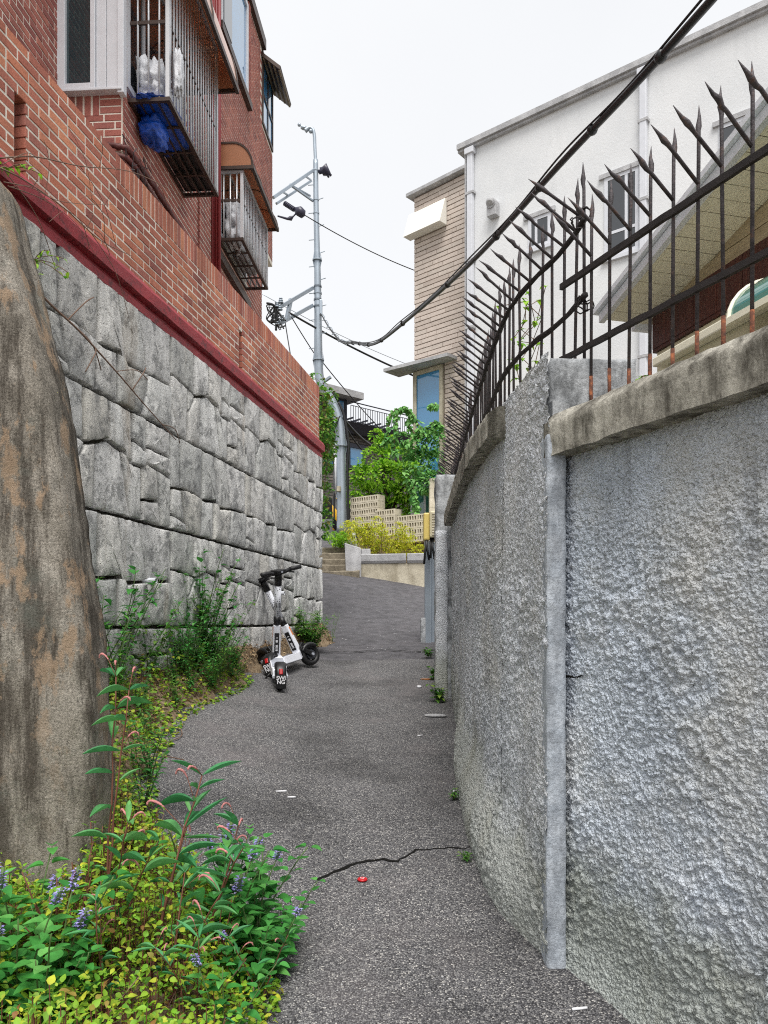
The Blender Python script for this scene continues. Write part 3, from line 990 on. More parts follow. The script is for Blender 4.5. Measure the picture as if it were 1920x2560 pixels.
# windows on the lane face
win(house, 'window', HB, (3.80, 5.40, 4.74, 6.3), M['white_pvc'], M['glass_dark'], 0.06, 0.06, (4.4, 5.0), 0.03)
win(house, 'window', HB, (1.06, 2.44, 4.92, 6.0), M['white_pvc'], M['glass_dark'], 0.06, 0.05, (1.75,), 0.03)
w3 = win(house, 'window', HB, (1.0, 2.40, 7.62, 8.98), M['white_pvc'], M['glass_blue'], 0.06, 0.07, (1.95,), 0.04)
MB().box(0.9, 2.5, 0.0, 0.075, 7.5, 7.6).build('sill', M['bronze'], w3)
MB().box(1.96, 2.34, -.018, .052, 7.7, 8.9).build('insect_screen', M['glass_dark'], w3)
edge_me = brick_mesh('brick', 0.12, 0.057, 0.08, M['hbrick'])
for i in range(22): link('brick', edge_me, house, (0.90, 0.035, 7.64 + i * 0.067))
win(house, 'balcony_window', HB, (-0.78, 0.0, 7.92, 9.08), M['bronze'], M['glass_blue'], 0.06, 0.05, (-0.4,), 0.03, None, (8.4,))
# roof coping and the little eave over the balcony
MB().box(-0.05, RS + 3.3, -3.3, 0.07, 9.1, 9.26).build('roof_coping', M['bronze'], house)
ev = MB()
ev.add([(-0.86, -0.4, 9.28), (-0.86, 0.30, 8.72), (0.05, 0.30, 8.72), (0.05, -0.4, 9.28), (-0.86, -0.4, 9.34), (-0.86, 0.32, 8.77), (0.05, 0.32, 8.77), (0.05, -0.4, 9.34)], BOXF)
evo = ev.build('balcony_eave', M['bronze'], house)
for i in range(9):
    t = i / 8.0
    MB().box(-0.84, 0.03, -0.38 + 0.66 * t, -0.35 + 0.66 * t, 9.25 - 0.54 * t, 9.27 - 0.54 * t).build('slat', M['step'], evo)

def cage(s0, s1, dep, z0, z1, n_front, n_end, mid, bottom=True):
    """steel bars round a window: frame is the part, every bar a sub-part. s1 is the end nearer the camera"""
    m = MB()
    t = 0.035
    for s in (s0, s1 - t):
        m.box(s, s + t, dep - t, dep, z0 + t, z1)                  # corner posts
        m.box(s, s + t, 0.0, dep - t, z1 - t, z1)
    m.box(s0 + t, s1 - t, dep - t, dep, z1 - t, z1)
    fr = m.build('window_cage', M['steel'], house)
    m = MB()
    m.box(s0, s1, dep - t, dep + .004, z0, z0 + t - .002).box(s0, s1, 0.0, t, z0, z0 + t - .002)
    for s in (s0, s1 - t): m.box(s, s + t, t, dep - t, z0, z0 + t - .002)
    m.build('bottom_frame', M['bronze'], fr)
    L = z1 - t - z0 - t
    bm_ = MB().tube([(0, 0, 0), (0, 0, L)], 0.009, 8).mesh('bar', M['steel'], True)
    for i in range(1, n_front): link('bar', bm_, fr, (s0 + (s1 - s0) * i / n_front, dep - t / 2, z0 + t))
    for i in range(1, n_end + 1):
        o_ = dep * i / (n_end + 1)
        link('bar', bm_, fr, (s1 - t / 2, o_, z0 + t)); link('bar', bm_, fr, (s0 + t / 2, o_, z0 + t))
    for zz in mid:
        MB().box(s0 + t, s1 - t, dep - t * .7, dep - t * .3, zz - .008, zz + .008).build('rail', M['bronze'], fr)
        MB().box(s1 - t * .75, s1 - t * .25, 0, dep - t, zz - .016, zz + .016).build('rail', M['bronze'], fr)
    for i in range(1, 4):
        o_ = t + (dep - 2 * t) * i / 4
        MB().box(s0 + t, s1 - t, o_ - .008, o_ + .008, z0 + .004, z0 + .026).build('floor_bar', M['bronze'], fr)
    for i in range(1, 4):
        s = s0 + (s1 - s0) * i / 4
        MB().box(s - .014, s + .014, t, dep - t, z0 + .006, z0 + .018).build('floor_bar', M['bronze'], fr)
    return fr
cage(3.81, 5.36, 0.39, 4.63, 6.25, 19, 3, (5.34,))
MB().box(3.86, 4.62, .04, .35, 4.668, 4.682).build('floor_sheet', M['black_plastic'], [c_ for c_ in house.children if c_.name.startswith('window_cage')][0])
cage(1.04, 2.50, 0.335, 4.81, 5.70, 17, 3, (5.32,))

def awning(s0, s1, dep, zw, zf, ribs, end=True):
    """curved bronze sheet: leaves the wall at zw, curls down to zf at dep"""
    arc = []
    for i in range(9):
        a = math.pi / 2 * i / 8
        arc.append((dep * (0.45 + 0.55 * math.sin(a)) if i else 0.0, zf + (zw - zf) * math.cos(a)))
    arc.insert(1, (dep * 0.45, zw))
    arc.pop(2) if arc[2][0] <= arc[1][0] else None
    m = MB()
    sec = [[(s, a, b) for a, b in arc] for s in (s0, s1)]
    m.sweep(sec, closed=False, caps=False)
    sec = [[(s, a - .006, b - .006) for a, b in arc] for s in (s0, s1)]
    m.sweep(sec, closed=False, caps=False)
    aw = m.build('awning', M['awning'], house, True)
    for i in range(ribs):
        s = s0 + (s1 - s0) * i / (ribs - 1)
        MB().tube([(s, a, b + .004) for a, b in arc], 0.017, 4).build('rib', M['bronze'], aw)
    MB().box(s0 - .02, s1 + .02, dep - .015, dep + .02, zf - .035, zf + .02).build('gutter_rail', M['bronze'], aw)
    if end:
        for s in (s0, s1):
            m = MB()
            m.box(s - .012, s + .012, 0, dep, zf - .03, zf + .012)
            m.build('end_rail', M['bronze'], aw)
            pl = MB()
            pts = [(0, zf)] + arc
            n = len(pts)
            pl.add([(s - .004, a, b) for a, b in pts] + [(s + .004, a, b) for a, b in pts], [tuple(range(n)), tuple(range(n, 2 * n))[::-1]])
            pl.build('end_panel', M['awning'], aw)
    return aw
awning(3.70, 5.55, 0.57, 6.45, 5.86, 3)
awning(0.98, 2.52, 0.46, 6.02, 5.72, 4)
# dark timber sill under the second cage, red downpipe, wrapped pipes
MB().box(1.0, 2.62, 0.012, 0.075, 4.55, 4.66).build('timber_sill', M['bronze'], house)
m = MB()
for o_ in (0.03, 0.065, 0.10): m.tube([(2.72 + o_ * .3, o_, 3.4), (2.72 + o_ * .3, o_, 9.1)], 0.022, 8)
m.box(2.68, 2.78, 0.012, 0.03, 3.4, 9.1)
m.build('downpipe', M['downpipe_red'], house, True)
m = MB().tube([(2.62, 0.05, 3.75), (2.62, 0.22, 3.74), (2.60, 0.26, 3.66), (2.2, 0.26, 3.62), (2.1, 0.24, 3.56), (2.1, 0.05, 3.52)], 0.022, 8)
m.build('pipe_elbow', M['maroon'], house, True)
for i in range(4):
    z = 4.16 - i * 0.085
    pts = [(RS + 0.05, -0.52 + .03 * i, z), (RS + .055, -0.06, z - .01), (RS + .03, 0.05, z - .02), (RS - .08, 0.075, z - .03), (RS - .6, 0.06, z + .01 - .02 * i), (RS - 1.4, 0.055, z), (RS - 2.3, 0.05, z + .01)]
    q = []
    for a, b in zip(pts[:-1], pts[1:]):
        for t in np.linspace(0, 1, 6, endpoint=False):
            p = Vector(a).lerp(Vector(b), t)
            q.append((p.x + random.uniform(-.004, .004), p.y + random.uniform(-.003, .003), p.z + random.uniform(-.005, .005)))
    MB().tube(q, [random.uniform(.023, .029) for _ in q], 8).build('wrapped_pipe', M['maroon'], house, True)
m = MB()
for i in range(12):
    c0 = Vector((RS + random.uniform(-.3, .08), random.uniform(.04, .1), 4.02 + random.uniform(-.12, .16)))
    pts = [c0 + Vector((random.uniform(-.12, .12), random.uniform(-.02, .05), random.uniform(-.16, .16))) for _ in range(5)]
    m.tube(pts, 0.004, 5)
m.build('tie_wire', M['iron'], house)
# goods kept in the cages
def crumple(name, label, cat, c, sz, mat, seed, n=26):
    rr_ = random.Random(seed)
    m = MB()
    b = 0
    P = np.zeros((n + 1, n + 1, 3))
    for i in range(n + 1):
        ph = math.pi * i / n
        for j in range(n + 1):
            th = 2 * math.pi * (j % n) / n
            x, y, z = math.sin(ph) * math.cos(th), math.sin(ph) * math.sin(th), math.cos(ph)
            e = 0.5
            f = 1 / max(abs(x), abs(y), abs(z)) * 0.55 + 0.45
            a_ = float(fbm(np.array(x * 2.2 + seed), np.array(y * 2.2 + z * 3.1), seed, 3))
            b_ = abs(float(fbm(np.array(x * 4.1 + z * 2 + seed), np.array(y * 4.3 - z * 3.3), seed + 9, 3)) - .5)
            nz = 1 + 0.55 * (a_ - 0.5) - 0.9 * b_ + .12
            P[i, j] = (c[0] + x * f * sz[0] * nz, c[1] + y * f * sz[1] * nz, c[2] + z * f * sz[2] * nz)
    o_ = link(name, grid_mesh(name, P, mat))
    return tag(o_, label, cat)
p = HB.w(5.12, 0.17, 4.90)
crumple('bottle_bag', 'clear white bag of bottles in the near window cage', 'bag', p, (.13, .19, .22), M['bag_white'], 4)
p = HB.w(5.27, 0.45, 4.93)
crumple('mesh_bag', 'narrow white net bag hanging on the near cage bars', 'bag', p, (.035, .06, .19), M['bag_white'], 9)
p = HB.w(4.95, 0.20, 4.675)
crumple('blue_bag', 'crumpled bright blue plastic sack on the near cage floor', 'bag', p, (.16, .42, .03), M['bag_blue'], 12)
p = HB.w(5.05, 0.13, 4.54)
crumple('blue_rag', 'torn blue plastic hanging below the near cage', 'plastic sheet', p, (.10, .16, .10), M['bag_blue'], 15)
p = HB.w(2.2, 0.17, 5.13)
o = crumple('laundry_bag', 'white patterned laundry bag standing in the farther window cage', 'bag', p, (.12, .22, .28), M['bag_white'], 22)
p = HB.w(1.6, 0.17, 5.02)
crumple('white_sack', 'low pale sack at the back of the farther window cage', 'bag', p, (.12, .3, .14), M['bag_white'], 25)
# ------------------------------------------------------------------ right-hand rough-cast walls
def resample(pts, step):
    P = np.array(pts, float)
    d = np.concatenate([[0], np.cumsum(np.hypot(*np.diff(P, axis=0).T))])
    n = int(d[-1] / step)
    t = np.linspace(0, d[-1], n + 1)
    # smooth the polyline a little
    x, y = np.interp(t, d, P[:, 0]), np.interp(t, d, P[:, 1])
    kx = max(1, int(0.25 / step))
    ker = np.ones(2 * kx + 1) / (2 * kx + 1)
    pad = lambda a: np.concatenate([2 * a[0] - a[kx:0:-1], a, 2 * a[-1] - a[-2:-kx - 2:-1]])
    if len(x) > 4 * kx: x, y = np.convolve(pad(x), ker, 'valid'), np.convolve(pad(y), ker, 'valid')
    return x, y, t
def rough_face(name, pts, side, zb, zt, step, amp, mat, parent, lump=42.0, flare=None, flip=False, batter=0.0):
    x, y, t = resample(pts, step)
    tx_, ty_ = np.gradient(x), np.gradient(y)
    l = np.hypot(tx_, ty_)
    nx, ny = -ty_ / l * side, tx_ / l * side
    nz = int((max(zt(v) for v in y) - min(zb(v) for v in y)) / step)
    V = np.linspace(0, 1, nz + 1)
    zb_, zt_ = np.array([zb(v) for v in y]), np.array([zt(v) for v in y])
    Zg = zb_[:, None] + (zt_ - zb_)[:, None] * V[None, :]
    T = np.repeat(t[:, None], nz + 1, 1)
    # hand-thrown rough-cast: lumps that crowd in some places and thin out in others
    dens = smooth01((fbm(T * 2.3, Zg * 2.3, 31, 3) - 0.3) / 0.35)
    wu, wv = (fbm(T * 60, Zg * 60, 51, 2) - .5) * .012, (fbm(T * 60 + 40, Zg * 60, 57, 2) - .5) * .012
    T0, Z0, T, Zg = T, Zg, T + wu, Zg + wv
    d = blobs(T * lump * 2.1, Zg * lump * 2.1, 1) * 0.62 + blobs(T * lump * 1.15 + 7, Zg * lump * 1.2, 2) * .8 * (.25 + .75 * dens) + blobs(T * lump * .55 + 3, Zg * lump * .6, 4) * 1.0 * dens ** 2
    d = d + (fbm(T * 5, Zg * 5, 12, 3) - .5) * 0.9
    T, Zg = T0, Z0
    D = amp * d
    if flare is not None: D = D + flare(T, Zg, np.repeat(y[:, None], nz + 1, 1))
    P = np.stack([x[:, None] + nx[:, None] * D, y[:, None] + ny[:, None] * D, Zg], -1)
    return link(name, grid_mesh(name, P, mat, True, flip), parent)

# near section: runs from the corner strip towards the camera, out of the picture
NA, NBp = (0.648, 2.77), (1.268, 1.31)
near_n = Vector((-0.92, -0.391, 0)).normalized()
near_wall = thing('roughcast_wall', 'nearest grey roughcast wall under a thick weathered coping at the lane side', 'wall', (0.95, 2.05, -1.3))
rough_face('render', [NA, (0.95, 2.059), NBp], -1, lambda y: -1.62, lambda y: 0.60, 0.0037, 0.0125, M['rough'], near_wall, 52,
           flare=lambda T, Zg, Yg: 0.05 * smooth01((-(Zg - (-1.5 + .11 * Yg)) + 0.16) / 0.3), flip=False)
def shift(o, root):
    o.location = -root.location
for ch in near_wall.children: shift(ch, near_wall)
mb = MB()
core = [(NA[0] + .02, NA[1] + .01), (NBp[0] + .03, NBp[1] + .01), (NBp[0] + .28, NBp[1] + .11), (NA[0] + .28, NA[1] + .11)]
mb.prism(core, lambda a, b, t: (a, b, t), -1.62, 0.60)
mb.build('wall_core', M['pier'], near_wall, world=True)
def coping(name, pts, side, zbot, sect, step, parent, mat, seed):
    x, y, t = resample(pts, step)
    tx_, ty_ = np.gradient(x), np.gradient(y)
    l = np.hypot(tx_, ty_)
    nx, ny = -ty_ / l * side, tx_ / l * side
    # the outline is subdivided so its edges can be chipped
    S = []
    for (a, b), (c_, d) in zip(sect, sect[1:] + sect[:1]):
        n = max(1, int(math.hypot(c_ - a, d - b) / 0.018))
        for q in range(n): S.append((a + (c_ - a) * q / n, b + (d - b) * q / n))
    P = np.zeros((len(x), len(S) + 1, 3))
    for j in range(len(S) + 1):
        a, b = S[j % len(S)]
        na = (fbm(t * 14 + a * 30, np.full_like(t, b * 40 + a * 25), seed, 4) - .5) * 0.014 + (fbm(t * 2.2, np.full_like(t, 3.0), seed + 5, 2) - .5) * 0.008
        nb = (fbm(t * 14 + 50, np.full_like(t, b * 40 + a * 25), seed + 3, 4) - .5) * 0.012
        P[:, j, 0] = x + nx * (a + na); P[:, j, 1] = y + ny * (a + na); P[:, j, 2] = np.array([zbot(v) for v in y]) + b + nb
    P = np.concatenate([np.repeat(P[:1].mean(1, keepdims=True), P.shape[1], 1), P[:1], P, P[-1:], np.repeat(P[-1:].mean(1, keepdims=True), P.shape[1], 1)], 0)
    return link(name, grid_mesh(name, P, mat, True, True), parent, -parent.location)
SECT = [(0.085, 0.0), (0.09, 0.115), (0.05, 0.155), (-0.17, 0.215), (-0.26, 0.215), (-0.26, 0.0)]
coping('coping', [NA, (0.95, 2.059), NBp], -1, lambda y: 0.585, SECT, 0.014, near_wall, M['coping'], 61)

def wall_crack(pix, wd):
    ax = Vector((NBp[0] - NA[0], NBp[1] - NA[1], 0)).normalized()
    fr = Frame((NA[0], NA[1], 0), (-.92, -.391))
    m = MB()
    P = []
    for (a, b), (c_, d_) in zip(pix[:-1], pix[1:]):
        for q in range(8): P.append((a + (c_ - a) * q / 8 + random.uniform(-2.5, 2.5), b + (d_ - b) * q / 8 + random.uniform(-2.5, 2.5)))
    pts = [fr.w(*[fr.hit(*p, .017)[0], .017, fr.hit(*p, .017)[1]]) for p in P]
    m.tube(pts, [wd * random.uniform(.5, 1.2) * (1 - .7 * i / len(pts)) for i in range(len(pts))], 5)
    m.build('crack', M['crack'], near_wall, world=True)
wall_crack([(1412, 1690), (1440, 1694), (1462, 1688)], .006)
wall_crack([(1404, 1460), (1408, 1560), (1402, 1680), (1410, 1700)], .004)

# second section: from the pier down the lane to the concrete post
P2 = [(0.585, 2.70), (0.55, 3.0), (0.52, 3.4), (0.505, 3.9), (0.525, 4.6), (0.56, 5.5), (0.60, 6.4), (0.64, 7.2)]
p2y, p2x = [p[1] for p in P2], [p[0] for p in P2]
def p2(y): return float(np.interp(y, p2y, p2x)) if y < 7.2 else 0.64 + 0.045 * (y - 7.2)
def cop2(y): return 0.80 + 0.022 * (y - 3.3)
far_wall = thing('roughcast_wall', 'longer warm grey roughcast wall between the square pier and the concrete post', 'wall', (0.6, 4.9, -1.0))
def flare2(T, Zg, Yg):
    h = Zg - (-1.5 + .11 * Yg)
    along = smooth01((Yg - 2.75) / 0.4) * (1 - smooth01((Yg - 4.6) / 1.6))
    return 0.085 * along * smooth01((0.42 - h) / 0.34)
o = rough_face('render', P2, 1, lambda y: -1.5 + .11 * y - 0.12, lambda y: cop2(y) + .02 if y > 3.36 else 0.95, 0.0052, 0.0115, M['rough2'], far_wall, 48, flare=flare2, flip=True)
shift(o, far_wall)
core = [(p2(y) + .02, y) for y in (2.74, 3.3, 3.9, 4.6, 5.5, 6.4, 7.15)] + [(p2(y) + .3, y) for y in (7.15, 6.4, 5.5, 4.6, 3.9, 3.3, 2.9)]
mb = MB()
mb.prism(core, lambda a, b, t: (a, b, t), -1.5, 0.79)
mb.build('wall_core', M['pier'], far_wall, world=True)
SECT2 = [(0.075, 0.0), (0.08, 0.10), (0.04, 0.13), (-0.17, 0.16), (-0.28, 0.16), (-0.28, 0.0)]
coping('coping', [(p2(y), y) for y in np.linspace(3.32, 7.1, 12)], 1, cop2, SECT2, 0.02, far_wall, M['coping'], 77)
for ch in far_wall.children:
    if ch.name.startswith('coping'): ch.data.flip_normals()
# pier block at its near end and the smooth strip at the corner
def lumpy_box(name, x0, x1, y0, y1, z0, z1, step, amp, mat, parent, seed):
    bm = bmesh.new()
    bmesh.ops.create_cube(bm, size=1)
    for v in bm.verts: v.co = Vector((x0 + (v.co.x + .5) * (x1 - x0), y0 + (v.co.y + .5) * (y1 - y0), z0 + (v.co.z + .5) * (z1 - z0)))
    for axis, (a, b) in enumerate(((x0, x1), (y0, y1), (z0, z1))):
        n = max(1, int((b - a) / step))
        for i in range(1, n):
            co = [0, 0, 0]; co[axis] = a + (b - a) * i / n
            no = [0, 0, 0]; no[axis] = 1
            bmesh.ops.bisect_plane(bm, geom=bm.verts[:] + bm.edges[:] + bm.faces[:], plane_co=co, plane_no=no)
    bm.normal_update()
    for v in bm.verts:
        n = float(fbm(np.array(v.co.x * 16 + v.co.z * 9), np.array(v.co.y * 16 + v.co.z * 14), seed, 4)) - .5
        v.co += v.normal * n * amp * 2
        edge = sum(1 for c_, (a, b) in zip(v.co, ((x0, x1), (y0, y1), (z0, z1))) if min(abs(c_ - a), abs(c_ - b)) < step * .6)
        if edge >= 2: v.co -= v.normal * amp * 0.8
    me = bpy.data.meshes.new(name)
    bm.to_mesh(me); bm.free()
    me.materials.append(mat)
    me.polygons.foreach_set('use_smooth', [True] * len(me.polygons))
    return link(name, me, parent, -parent.location)
lumpy_box('pier', 0.603, 0.925, 2.80, 3.33, 0.55, 0.965, 0.02, 0.008, M['pier'], far_wall, 41)
lumpy_box('corner_strip', 0.571, 0.640, 2.695, 2.85, -1.32, 0.66, 0.014, 0.005, M['strip'], far_wall, 43)
# post at the far end
post = thing('concrete_post', 'lichen grey concrete post with a chipped square top ending the roughcast wall', 'post', (0.6, 7.3, -0.8))
o = lumpy_box('post', 0.485, 0.69, 7.2, 7.42, -0.95, 1.385, 0.028, 0.012, M['pier'], post, 47)
post_o = o
post_o.name = 'shaft'
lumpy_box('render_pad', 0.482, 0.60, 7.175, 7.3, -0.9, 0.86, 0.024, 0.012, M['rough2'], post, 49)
# what carries on behind the post
back_wall = thing('roughcast_wall', 'low shaded wall continuing behind the concrete post', 'wall', (0.75, 9, -0.5))
mb = MB()
mb.prism([(0.70, 7.43), (0.80, 10.3), (1.05, 10.3), (0.98, 7.43)], lambda a, b, t: (a, b, t), -1.0, 0.92)
mb.build('wall_core', M['pier'], back_wall, world=True)

# ------------------------------------------------------------------ spiked iron fences
def spear(m, p0, p1, r, mt=0, tipL=0.085):
    """round bar whose last bit swells and draws out to a point"""
    p0, p1 = Vector(p0), Vector(p1)
    d = (p1 - p0); L = d.length; d = d / L
    ts = [0, L - tipL * 1.15, L - tipL * .95, L - tipL * .72, L - tipL * .45, L]
    rs = [r, r, r * 1.25, r * 1.6, r * .95, r * .12]
    pts = []
    for i, t in enumerate(ts):
        j = Vector((random.uniform(-1, 1), random.uniform(-1, 1), random.uniform(-1, 1))) * (0.0025 if 0 < i < 5 else 0)
        pts.append(p0 + d * t + j)
    m.tube(pts, rs, 7, mt)
    return m
def wobble(p0, p1, n, a):
    p0, p1 = Vector(p0), Vector(p1)
    out = []
    for i in range(n + 1):
        t = i / n
        out.append(p0.lerp(p1, t) + Vector((random.uniform(-a, a), random.uniform(-a, a), random.uniform(-a, a))))
    return out
fence1 = thing('spiked_fence', 'near black iron spiked fence standing on the thick weathered coping', 'fence', (0.95, 2.3, 0.8))
def f1(y): return 1.934 - 0.424 * y
y = 2.79
while y > 1.55:
    x = f1(y)
    m = MB()
    lean = Vector((random.uniform(-.008, .008), random.uniform(-.006, .006), 0))
    b0 = Vector((x, y, 0.74))
    rz = random.uniform(.845, .90)
    m.tube([b0, Vector((x, y, rz))], 0.0066, 7, 1)
    spear(m, (x, y, rz), Vector((x, y, 1.56 + random.uniform(-.008, .012))) + lean, 0.0058)
    m.build('upright_bar', [M['iron'], M['rust']], fence1, True, world=True)
    m = MB()
    j = Vector((x, y, 1.325)) + lean * .7
    sp = j + Vector((-0.92, -0.39, 0)) * random.uniform(.17, .19) + Vector((0, 0, random.uniform(.125, .14)))
    spear(m, j, sp, 0.0060)
    m.build('angled_spike', M['iron'], fence1, True, world=True)
    y -= 0.0925
ya, yb = 2.945, 1.45
for z, h in ((1.285, 0.022), (1.005, 0.020)):
    m = MB()
    sec = []
    for p in wobble((f1(ya) - .008, ya, z - .003), (f1(yb) - .008, yb, z), 30, .0016):
        a = Vector((0.39, -0.92, 0)); n_ = Vector((-0.92, -0.39, 0))
        sec.append([p + n_ * .007 - Vector((0, 0, h / 2)), p + n_ * .007 + Vector((0, 0, h / 2)), p - n_ * .007 + Vector((0, 0, h / 2)), p - n_ * .007 - Vector((0, 0, h / 2))])
    m.sweep(sec)
    m.build('rail', M['rail_black'], fence1, world=True)

fence2 = thing('spiked_fence', 'long black iron spiked fence curving away along the lower wall', 'fence', (0.7, 5.0, 0.9))
def f2(y): return (0.745 - 0.13 * float(smooth01((y - 2.85) / 0.9))) if y < 3.75 else p2(y) + 0.105
def rise(y): return 0.035 * (y - 2.85)
ys2 = []
y = 2.86
while y < 9.7:
    ys2.append(y); y += 0.115
for i, y in enumerate(ys2):
    x = f2(y)
    lean = Vector((random.uniform(-.012, .012), random.uniform(-.008, .008), 0))
    base = 0.93 if y < 3.3 else (cop2(y) + .12 if y < 7.3 else .88)
    tip = 1.71 + rise(y) + random.uniform(-.015, .015)
    m = MB()
    rz = base + random.uniform(.02, .07)
    m.tube([(x, y, base - .04), (x, y, rz)], 0.0068, 6, 1)
    spear(m, (x, y, rz), Vector((x, y, tip)) + lean, 0.0062)
    m.build('upright_bar', [M['iron'], M['rust']], fence2, True, world=True)
    j = Vector((x, y, 1.50 + rise(y))) + lean * .7
    m = MB()
    a = random.uniform(.18, .215)
    spear(m, j, j + Vector((-a, -0.05 + random.uniform(-.01, .01), random.uniform(.115, .14))), 0.0060)
    m.build('angled_spike', M['iron'], fence2, True, world=True)
for z, h in ((1.48, 0.032), (1.20, 0.03)):
    m = MB()
    pts = []
    for y in np.linspace(2.82, 9.75, 70):
        pts.append(Vector((f2(y) - .01, y, z + rise(y))) + Vector((random.uniform(-.003, .003), 0, random.uniform(-.004, .004))))
    m.tube(pts, [random.uniform(.010, .014) for _ in pts], 6)
    m.build('rail', M['rail_black'], fence2, True, world=True)
# wire that ties the two fences together
for z in (1.49, 1.19):
    m = MB()
    for q in range(3):
        c0 = Vector((0.735, 2.84, z)) + Vector((random.uniform(-.02, .02), random.uniform(-.02, .02), random.uniform(-.03, .03)))
        pts = []
        for a in np.linspace(random.uniform(0, 3), random.uniform(6, 9), 14):
            r_ = random.uniform(.018, .034)
            pts.append(c0 + Vector((math.cos(a) * r_, random.uniform(-.012, .012), math.sin(a) * r_ * .8)))
        m.tube(pts, 0.0028, 5)
    m.build('tie_wire', M['rail_black'], fence2, True, world=True)

# ------------------------------------------------------------------ gate post and gas meter boxes on the right
gp = thing('gate_post', 'grey painted steel gate post beside the concrete post', 'post', (0.66, 10.9, -0.3))
p0, p1_ = at(1062, 1600, 10.9), at(1096, 1352, 10.9)
m = MB()
m.box(p0.x, p0.x + .085, 10.86, 11.02, -0.42, p1_.z).box(p0.x + .088, p0.x + .19, 10.93, 11.04, -0.42, p1_.z - .02)
m.build('channel', M['galv'], gp, bevel=0.006, world=True)
m = MB().box(p0.x - .06, p0.x + .01, 10.85, 11.0, -0.45, 0.06)
m.build('foot_block', M['pier'], gp, bevel=0.01, world=True)
mbx = thing('gas_meter', 'yellow gas meter beside a beige ribbed cover under the fence', 'gas meter', (0.7, 10.6, 1.3))
a0, a1 = at(1058, 1352, 10.6), at(1074, 1284, 10.6)
MB().box(a0.x, a1.x, 10.5, 10.72, a0.z, a1.z).build('yellow_case', plain('meter_yellow', lin(206, 184, 104), 0.45, var=.06), mbx, bevel=0.02, world=True)
a0, a1 = at(1073, 1345, 10.55), at(1099, 1279, 10.55)
cov = MB().box(a0.x + .002, a1.x, 10.45, 10.7, a0.z, a1.z).build('cover', plain('meter_beige', lin(196, 188, 158), 0.5, var=.05), mbx, bevel=0.018, world=True)
rib_ = MB()
for i in range(9):
    z = a0.z + .04 + i * (a1.z - a0.z - .08) / 8
    rib_.box(a0.x + .03, a1.x - .03, 10.436, 10.449, z - .008, z + .008)
rib_.build('ribs', M['planter'], cov, world=True)
m = MB()
for i in range(7):
    x0 = random.uniform(a0.x - .04, a1.x - .02)
    m.tube([(x0, 10.55, a0.z + .03), (x0 + random.uniform(-.03, .03), 10.5, a0.z - .12), (x0 + random.uniform(-.05, .05), 10.5, a0.z - random.uniform(.2, .42))], 0.016, 6)
m.build('hose', M['black_rubber'], mbx, True, world=True)

# ------------------------------------------------------------------ old concrete buttress, left foreground
butt = thing('concrete_buttress', 'brown stained old concrete buttress leaning at the near left of the lane', 'buttress', (-1.4, 3.0, -1.1))
prof = [(-1.30, 1.9), (-0.9, 1.83), (-0.5, 1.72)]
edge_px = [(2308, 268), (2100, 302), (1960, 296), (1800, 284), (1600, 264), (1400, 236), (1200, 208), (1000, 172), (800, 122), (640, 82), (520, 58), (470, 36), (450, 6), (440, -40), (436, -120), (436, -420)]
E = [(at(px, py, 3.12).x, at(px, py, 3.12).z) for py, px in edge_px]
# rings of a rounded slab: right edge follows E, the slab goes off to the left and 0.7 m deep
zz = np.linspace(-1.35, E[-4][1], 150)
ez, exx = [e[1] for e in E], [e[0] for e in E]
rows = []
for z in zz:
    xr = float(np.interp(z, ez[:13], exx[:13]))
    top = E[-4][1] - z
    rr_ = 0.075
    ring = []
    nring = 90
    # plan outline: front face y=2.88, right end rounded, back face y=3.5
    for i in range(nring + 1):
        t = i / nring
        if t < .55: x, y = -3.0 + (xr - rr_ + 3.0) * t / .55, 2.86
        elif t < .75:
            a = (t - .55) / .2 * math.pi / 2
            x, y = xr - rr_ + rr_ * math.sin(a), 2.86 + rr_ * (1 - math.cos(a))
        elif t < .85: x, y = xr, 2.86 + rr_ + (t - .75) / .1 * .2
        else: x, y = xr - (t - .85) / .15 * 2.0, 3.14
        sh = 0.10 * max(0, 1 - top / 0.12) ** 2
        x -= sh * .6
        y += sh if y < 3.0 else -sh
        n = (float(fbm(np.array(x * 3 + y * 2), np.array(z * 2.2), 71, 4)) - .5) * .07 + (float(fbm(np.array(x * 22 + y * 20), np.array(z * 18), 73, 3)) - .5) * .014
        ring.append((x + n * (.8 if t > .55 else .1), y - n * (1 if t < .7 else -.2), z))
    rows.append(ring)
cap = [((x * .7 - .9 * .3 - 0.3), 3.0 + (y - 3.0) * .1, z + .02) for x, y, z in rows[-1]]
rows.append(cap)
o = link('concrete_body', grid_mesh('concrete_body', np.array(rows), M['buttress'], True, True), butt, -butt.location)

